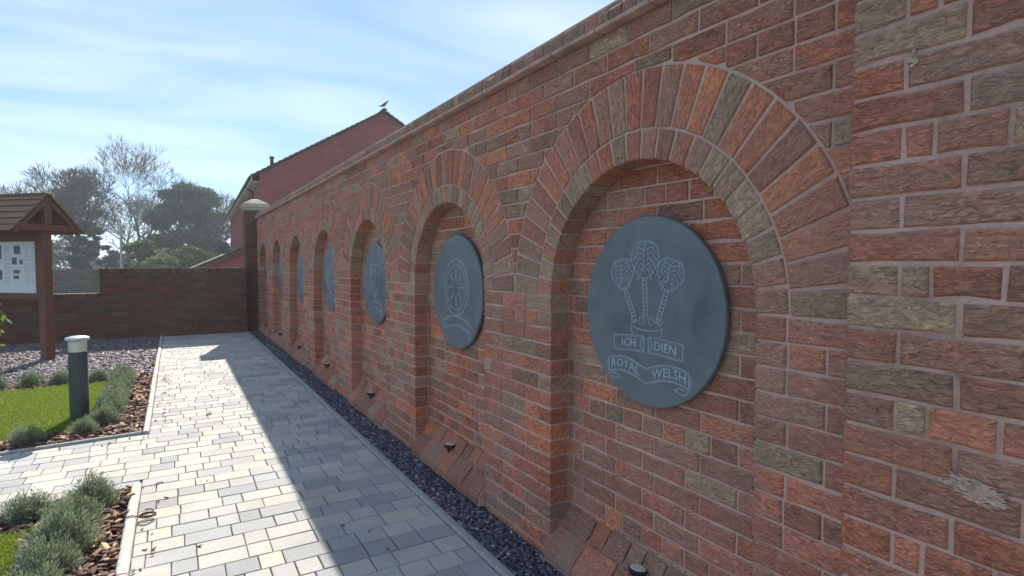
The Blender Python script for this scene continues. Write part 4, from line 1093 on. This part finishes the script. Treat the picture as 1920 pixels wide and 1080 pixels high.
# gabled outhouse in front of the house's left corner
OX0, OX1, OY0, OY1 = 0.55, 4.9, 21.6, 23.9
oh = empty('outhouse', (2.6, OY0, -0.06), 'low red brick outhouse with a sloping dark roof edge behind the end wall', 'outhouse'); OO = Vector((2.6, OY0, -0.06))
apx, oe, oa = 2.6, 1.10, 2.12
mb = MB(); g = [(OX0, -0.06), (OX1, -0.06), (OX1, oe), (apx, oa), (OX0, oe)]; v = [(x, OY0, z) for x, z in g]+[(x, OY1, z) for x, z in g]
mb.add(v, [(0, 1, 2, 3, 4), (9, 8, 7, 6, 5)]+[(i, 5+i, 5+(i+1) % 5, (i+1) % 5) for i in (0, 1, 4)]); o = mb.build('wall', M['far_brick_b'], oh); o.location = -OO
for sx in (-1, 1):
    xe = apx+sx*(OX1-OX0)/2+sx*0.2; ze = oe-0.2*(oa-oe)/2.25
    mb = MB(); q = [(xe, ze+0.01), (apx, oa+0.01), (apx, oa+0.09), (xe, ze+0.09)]; v = [(x, OY0-0.12, z) for x, z in q]+[(x, OY1, z) for x, z in q]
    mb.add(v, [(0, 1, 2, 3), (7, 6, 5, 4)]+[(i, 4+i, 4+(i+1) % 4, (i+1) % 4) for i in range(4)]); o = mb.build('roof', M['tile'], oh); o.location = -OO
    mb = MB(); q = [(xe, ze-0.10), (apx, oa-0.10), (apx, oa+0.005), (xe, ze+0.005)]; v = [(x, OY0-0.14, z) for x, z in q]+[(x, OY0-0.115, z) for x, z in q]
    mb.add(v, [(0, 1, 2, 3), (7, 6, 5, 4)]+[(i, 4+i, 4+(i+1) % 4, (i+1) % 4) for i in range(4)]); o = mb.build('bargeboard', M['timber'], oh); o.location = -OO
# bird on the apex
def bird(loc):
    mb = MB(); prof = [(-0.26, 0.010, 0.0), (-0.16, 0.025, 0.02), (-0.08, 0.06, 0.05), (0.0, 0.085, 0.09), (0.07, 0.075, 0.14), (0.11, 0.048, 0.19), (0.13, 0.050, 0.225), (0.155, 0.042, 0.245), (0.18, 0.018, 0.245), (0.215, 0.004, 0.235)]
    n = 10; v = []; f = []
    for x, r, z in prof:
        for k in range(n): a = k*2*math.pi/n; v.append((x, r*math.cos(a)*0.85, z+0.10+r*math.sin(a)))
    for i in range(len(prof)-1):
        for k in range(n): f.append((i*n+k, i*n+(k+1) % n, (i+1)*n+(k+1) % n, (i+1)*n+k))
    f += [list(range(n))[::-1], [(len(prof)-1)*n+k for k in range(n)]]; mb.add(v, f)
    for s_ in (-1, 1): mb.tube((0.0, s_*0.03, 0.12), (0.01, s_*0.03, 0.0), 0.008, 0.006, 5)
    mb.sm = True; o = mb.build('bird', M['bird']); o.location = loc; o.rotation_euler.z = R(-20); o.scale = (0.95,)*3
    return tag(o, 'small dark bird perched on the apex of the house roof', 'bird')
bird((xa, HY0-0.02, HA+0.155))

# trees
def bare_tree(name, x, y, h, spread, seed, label, levels=6, trunk=0.16, first=0.28, fan=0.55, lean=0.0, twig=0.010, nsplit=(2, 3)):
    rn = random.Random(seed); tr = MB(); br = MB()
    root = empty(name, (x, y, -0.06), label, 'tree', 'bare trees beyond the end wall')
    def grow(p, d, L, r, lv):
        segs = 3 if lv > 2 else 2; q = p
        for s_ in range(segs):
            d = (d+Vector((rn.gauss(0, 0.10), rn.gauss(0, 0.10), rn.gauss(0.03, 0.06)))).normalized()
            e = q+d*L/segs; r1 = r*(1-0.22*(s_+1)/segs)
            (tr if lv == levels else br).tube(q, e, r*(1-0.22*s_/segs), r1, 8 if lv == levels else 5 if lv > levels-3 else 3, False); q = e
            if lv < levels and lv > 1 and rn.random() < 0.55:
                sd = (d+Vector((rn.gauss(0, 1), rn.gauss(0, 1), rn.gauss(0.2, 0.6))).normalized()*0.9).normalized(); grow(q, sd, L*rn.uniform(0.4, 0.62), r1*0.5, max(0, lv-2))
        if lv == 0: return
        n = rn.choice(nsplit); base_a = rn.uniform(0, 6.28); a0 = d.orthogonal().normalized(); b0 = d.cross(a0)
        for k in range(n):
            a = base_a+k*6.283/n+rn.gauss(0, 0.3); o_ = fan*rn.uniform(0.6, 1.25)*(spread if lv > levels-3 else 1.0)
            nd = (d*math.cos(o_)+(a0*math.cos(a)+b0*math.sin(a))*math.sin(o_)+Vector((0, 0, 0.10))).normalized()
            grow(q, nd, L*rn.uniform(0.70, 0.90), max(twig, r1*(0.72 if k == 0 else 0.6)), lv-1)
    grow(Vector((0, 0, 0)), Vector((lean, 0, 1)).normalized(), h*first, trunk, levels)
    zmax = max(p[2] for p in br.v); k = h/zmax
    for m_ in (tr, br): m_.v = [(a*k, b*k, c*k) for a, b, c in m_.v]
    tr.build('trunk', M['treebark'], root); br.build('crown', M['treebark'], root)
bare_tree('bare_tree', -6.6, 60, 9.7, 1.15, 5, 'broad bare tree with dense purple-brown twigs behind the notice board', 8, 0.24, 0.15, 0.43, 0, 0.0115, (2, 3, 3))
bare_tree('bare_tree', -2.9, 66, 13.6, 1.1, 21, 'tallest bare tree with open crooked limbs left of the evergreen', 8, 0.30, 0.24, 0.48, 0.03, 0.016)
bare_tree('bare_tree', -12.0, 68, 9.3, 1.1, 9, 'small bare tree at the far left above the notice board roof', 6, 0.16, 0.20, 0.5, 0, 0.017, (3, 3))
bare_tree('bare_tree', 3.6, 70, 9.8, 1.0, 33, 'thin bare tree showing between the evergreen and the house', 6, 0.15, 0.22, 0.48, 0, 0.020, (3, 3))
bare_tree('bare_tree', -4.3, 74, 9.2, 1.2, 41, 'bare twiggy tree filling the gap below the tallest tree', 6, 0.2, 0.19, 0.50, 0, 0.017, (3, 3))

def clump_fn(lobes, jitter=0.12):
    def fn(r, n):
        wts = np.array([a*b*c for (_, _, _, a, b, c) in lobes])**0.75; wts /= wts.sum()
        idx = r.choice(len(lobes), n, p=wts); Lb = np.array(lobes)[idx]
        d = r.normal(0, 1, (n, 3)); d /= np.linalg.norm(d, axis=1)[:, None]
        rr = r.uniform(0.45, 1.0, n)[:, None]**0.6+r.normal(0, jitter, (n, 1))*0.5
        return Lb[:, :3]+d*rr*Lb[:, 3:]
    return fn
def leafy(name, x, y, lobes, n, L, wr, m, label, cat, seed, trunk=None, group=None):
    root = empty(name, (x, y, -0.06), label, cat, group)
    link('crown', leaf_cloud(n, clump_fn(lobes), L, wr, seed), m, root)
    mb = MB(); hgt = max(l[2] for l in lobes); tw = trunk or 0.08
    mb.tube((0, 0, 0), (0.05, 0, hgt*0.55), tw, tw*0.6, 8)
    rn = random.Random(seed)
    for l in lobes[:14]: mb.tube((0.03, 0, hgt*rn.uniform(0.15, 0.45)), (l[0]*0.9, l[1]*0.9, l[2]), tw*0.35, tw*0.1, 5, False)
    mb.build('trunk', M['treebark'], root); return root
def dome_lobes(rn, w_, h, n, low=0.12, top=1.0):
    out = []
    for k in range(n):
        z = h*rn.uniform(low, 0.93); q = z/h; env = w_*(math.sin(math.pi*min(1, 0.18+0.78*q)))**0.8; a = rn.uniform(0, 6.28); rr = env*rn.uniform(0.35, 1.08)
        s_ = w_*rn.uniform(0.11, 0.27); out.append((rr*math.cos(a), rr*math.sin(a), z, s_*1.25, s_*1.25, s_*0.62))
    out.append((0, 0, h*0.93, w_*0.25, w_*0.25, h*0.06)); return out
rn = random.Random(4)
leafy('evergreen_tree', 1.35, 62, dome_lobes(rn, 3.3, 9.0, 150), 60000, 0.22, 0.24, M['dark_leaf'], 'broad dark blue-green evergreen tree beside the house', 'tree', 6, 0.22)
leafy('ivy_tree', -5.5, 52, dome_lobes(rn, 1.25, 4.6, 40), 14000, 0.18, 0.28, M['dark_leaf'], 'dark ivy-covered stump tree behind the notice board post', 'tree', 8, 0.14)
leafy('hedge_shrub', -1.75, 46, dome_lobes(rn, 1.75, 3.0, 22), 8000, 0.17, 0.30, M['hedge_leaf'], 'mid green rounded shrub above the end wall, right of the lamp post', 'shrub', 12, 0.08, 'shrubs beyond the end wall')
leafy('hedge_shrub', -0.55, 40, dome_lobes(rn, 1.1, 2.05, 18), 6000, 0.10, 0.26, M['bright_leaf'], 'pale yellow-green shrub just above the end wall', 'shrub', 14, 0.06, 'shrubs beyond the end wall')
leafy('hedge_shrub', 0.9, 48, dome_lobes(rn, 1.6, 2.7, 18), 6000, 0.17, 0.30, M['hedge_leaf'], 'green shrub below the evergreen, left of the outhouse', 'shrub', 15, 0.07, 'shrubs beyond the end wall')
leafy('hedge_shrub', -4.2, 55, dome_lobes(rn, 1.5, 2.5, 18), 6000, 0.13, 0.26, M['dark_leaf'], 'dark shrub left of the lamp post', 'shrub', 16, 0.07, 'shrubs beyond the end wall')
leafy('hedge_shrub', -9.5, 56, dome_lobes(rn, 3.0, 3.2, 26), 8000, 0.15, 0.26, M['hedge_leaf'], 'wide shrub hidden mostly behind the notice board', 'shrub', 17, 0.08, 'shrubs beyond the end wall')

# far belt of leafless woodland and hedge closing the view
def belt(r, n):
    x = r.uniform(-45, 40, n); h = 2.6+1.3*np.sin(x*0.37+1)+0.9*np.sin(x*0.91)+0.5*np.sin(x*2.3)
    return np.stack([x, 100+r.normal(0, 2.5, n), np.abs(r.uniform(0, 1, n))**0.8*np.maximum(1.0, h+1.2)], -1)
o = link('far_woodland', leaf_cloud(26000, belt, 0.55, 0.28, 77, 0.0), tinted('far_twigs', [(0, (0.06, 0.055, 0.05)), (0.6, (0.10, 0.085, 0.075)), (1, (0.09, 0.11, 0.06))], 0.9, 2, 0.2, 0, 0.2, 0.2))
tag(o, 'grey-brown mass of distant hedge and woodland along the horizon', 'woodland', kind='stuff')

# thin sunlit haze: far trees fade to pale blue
mb = MB(); mb.box(-152, 152, -62, 222, -1.1, 15.5); hz = mb.build('haze', None); hz['kind'] = 'stuff'; tag(hz, 'thin pale blue haze in the air', 'haze')
hm = bpy.data.materials.new('haze'); hm.use_nodes = True; hn = hm.node_tree; hn.nodes.clear()
ho = hn.nodes.new('ShaderNodeOutputMaterial'); hv = hn.nodes.new('ShaderNodeVolumePrincipled')
hv.inputs['Color'].default_value = (0.80, 0.90, 1.0, 1); hv.inputs['Density'].default_value = 0.0013; hv.inputs['Anisotropy'].default_value = 0.3
hn.links.new(hv.outputs[0], ho.inputs['Volume']); hz.data.materials.append(hm)
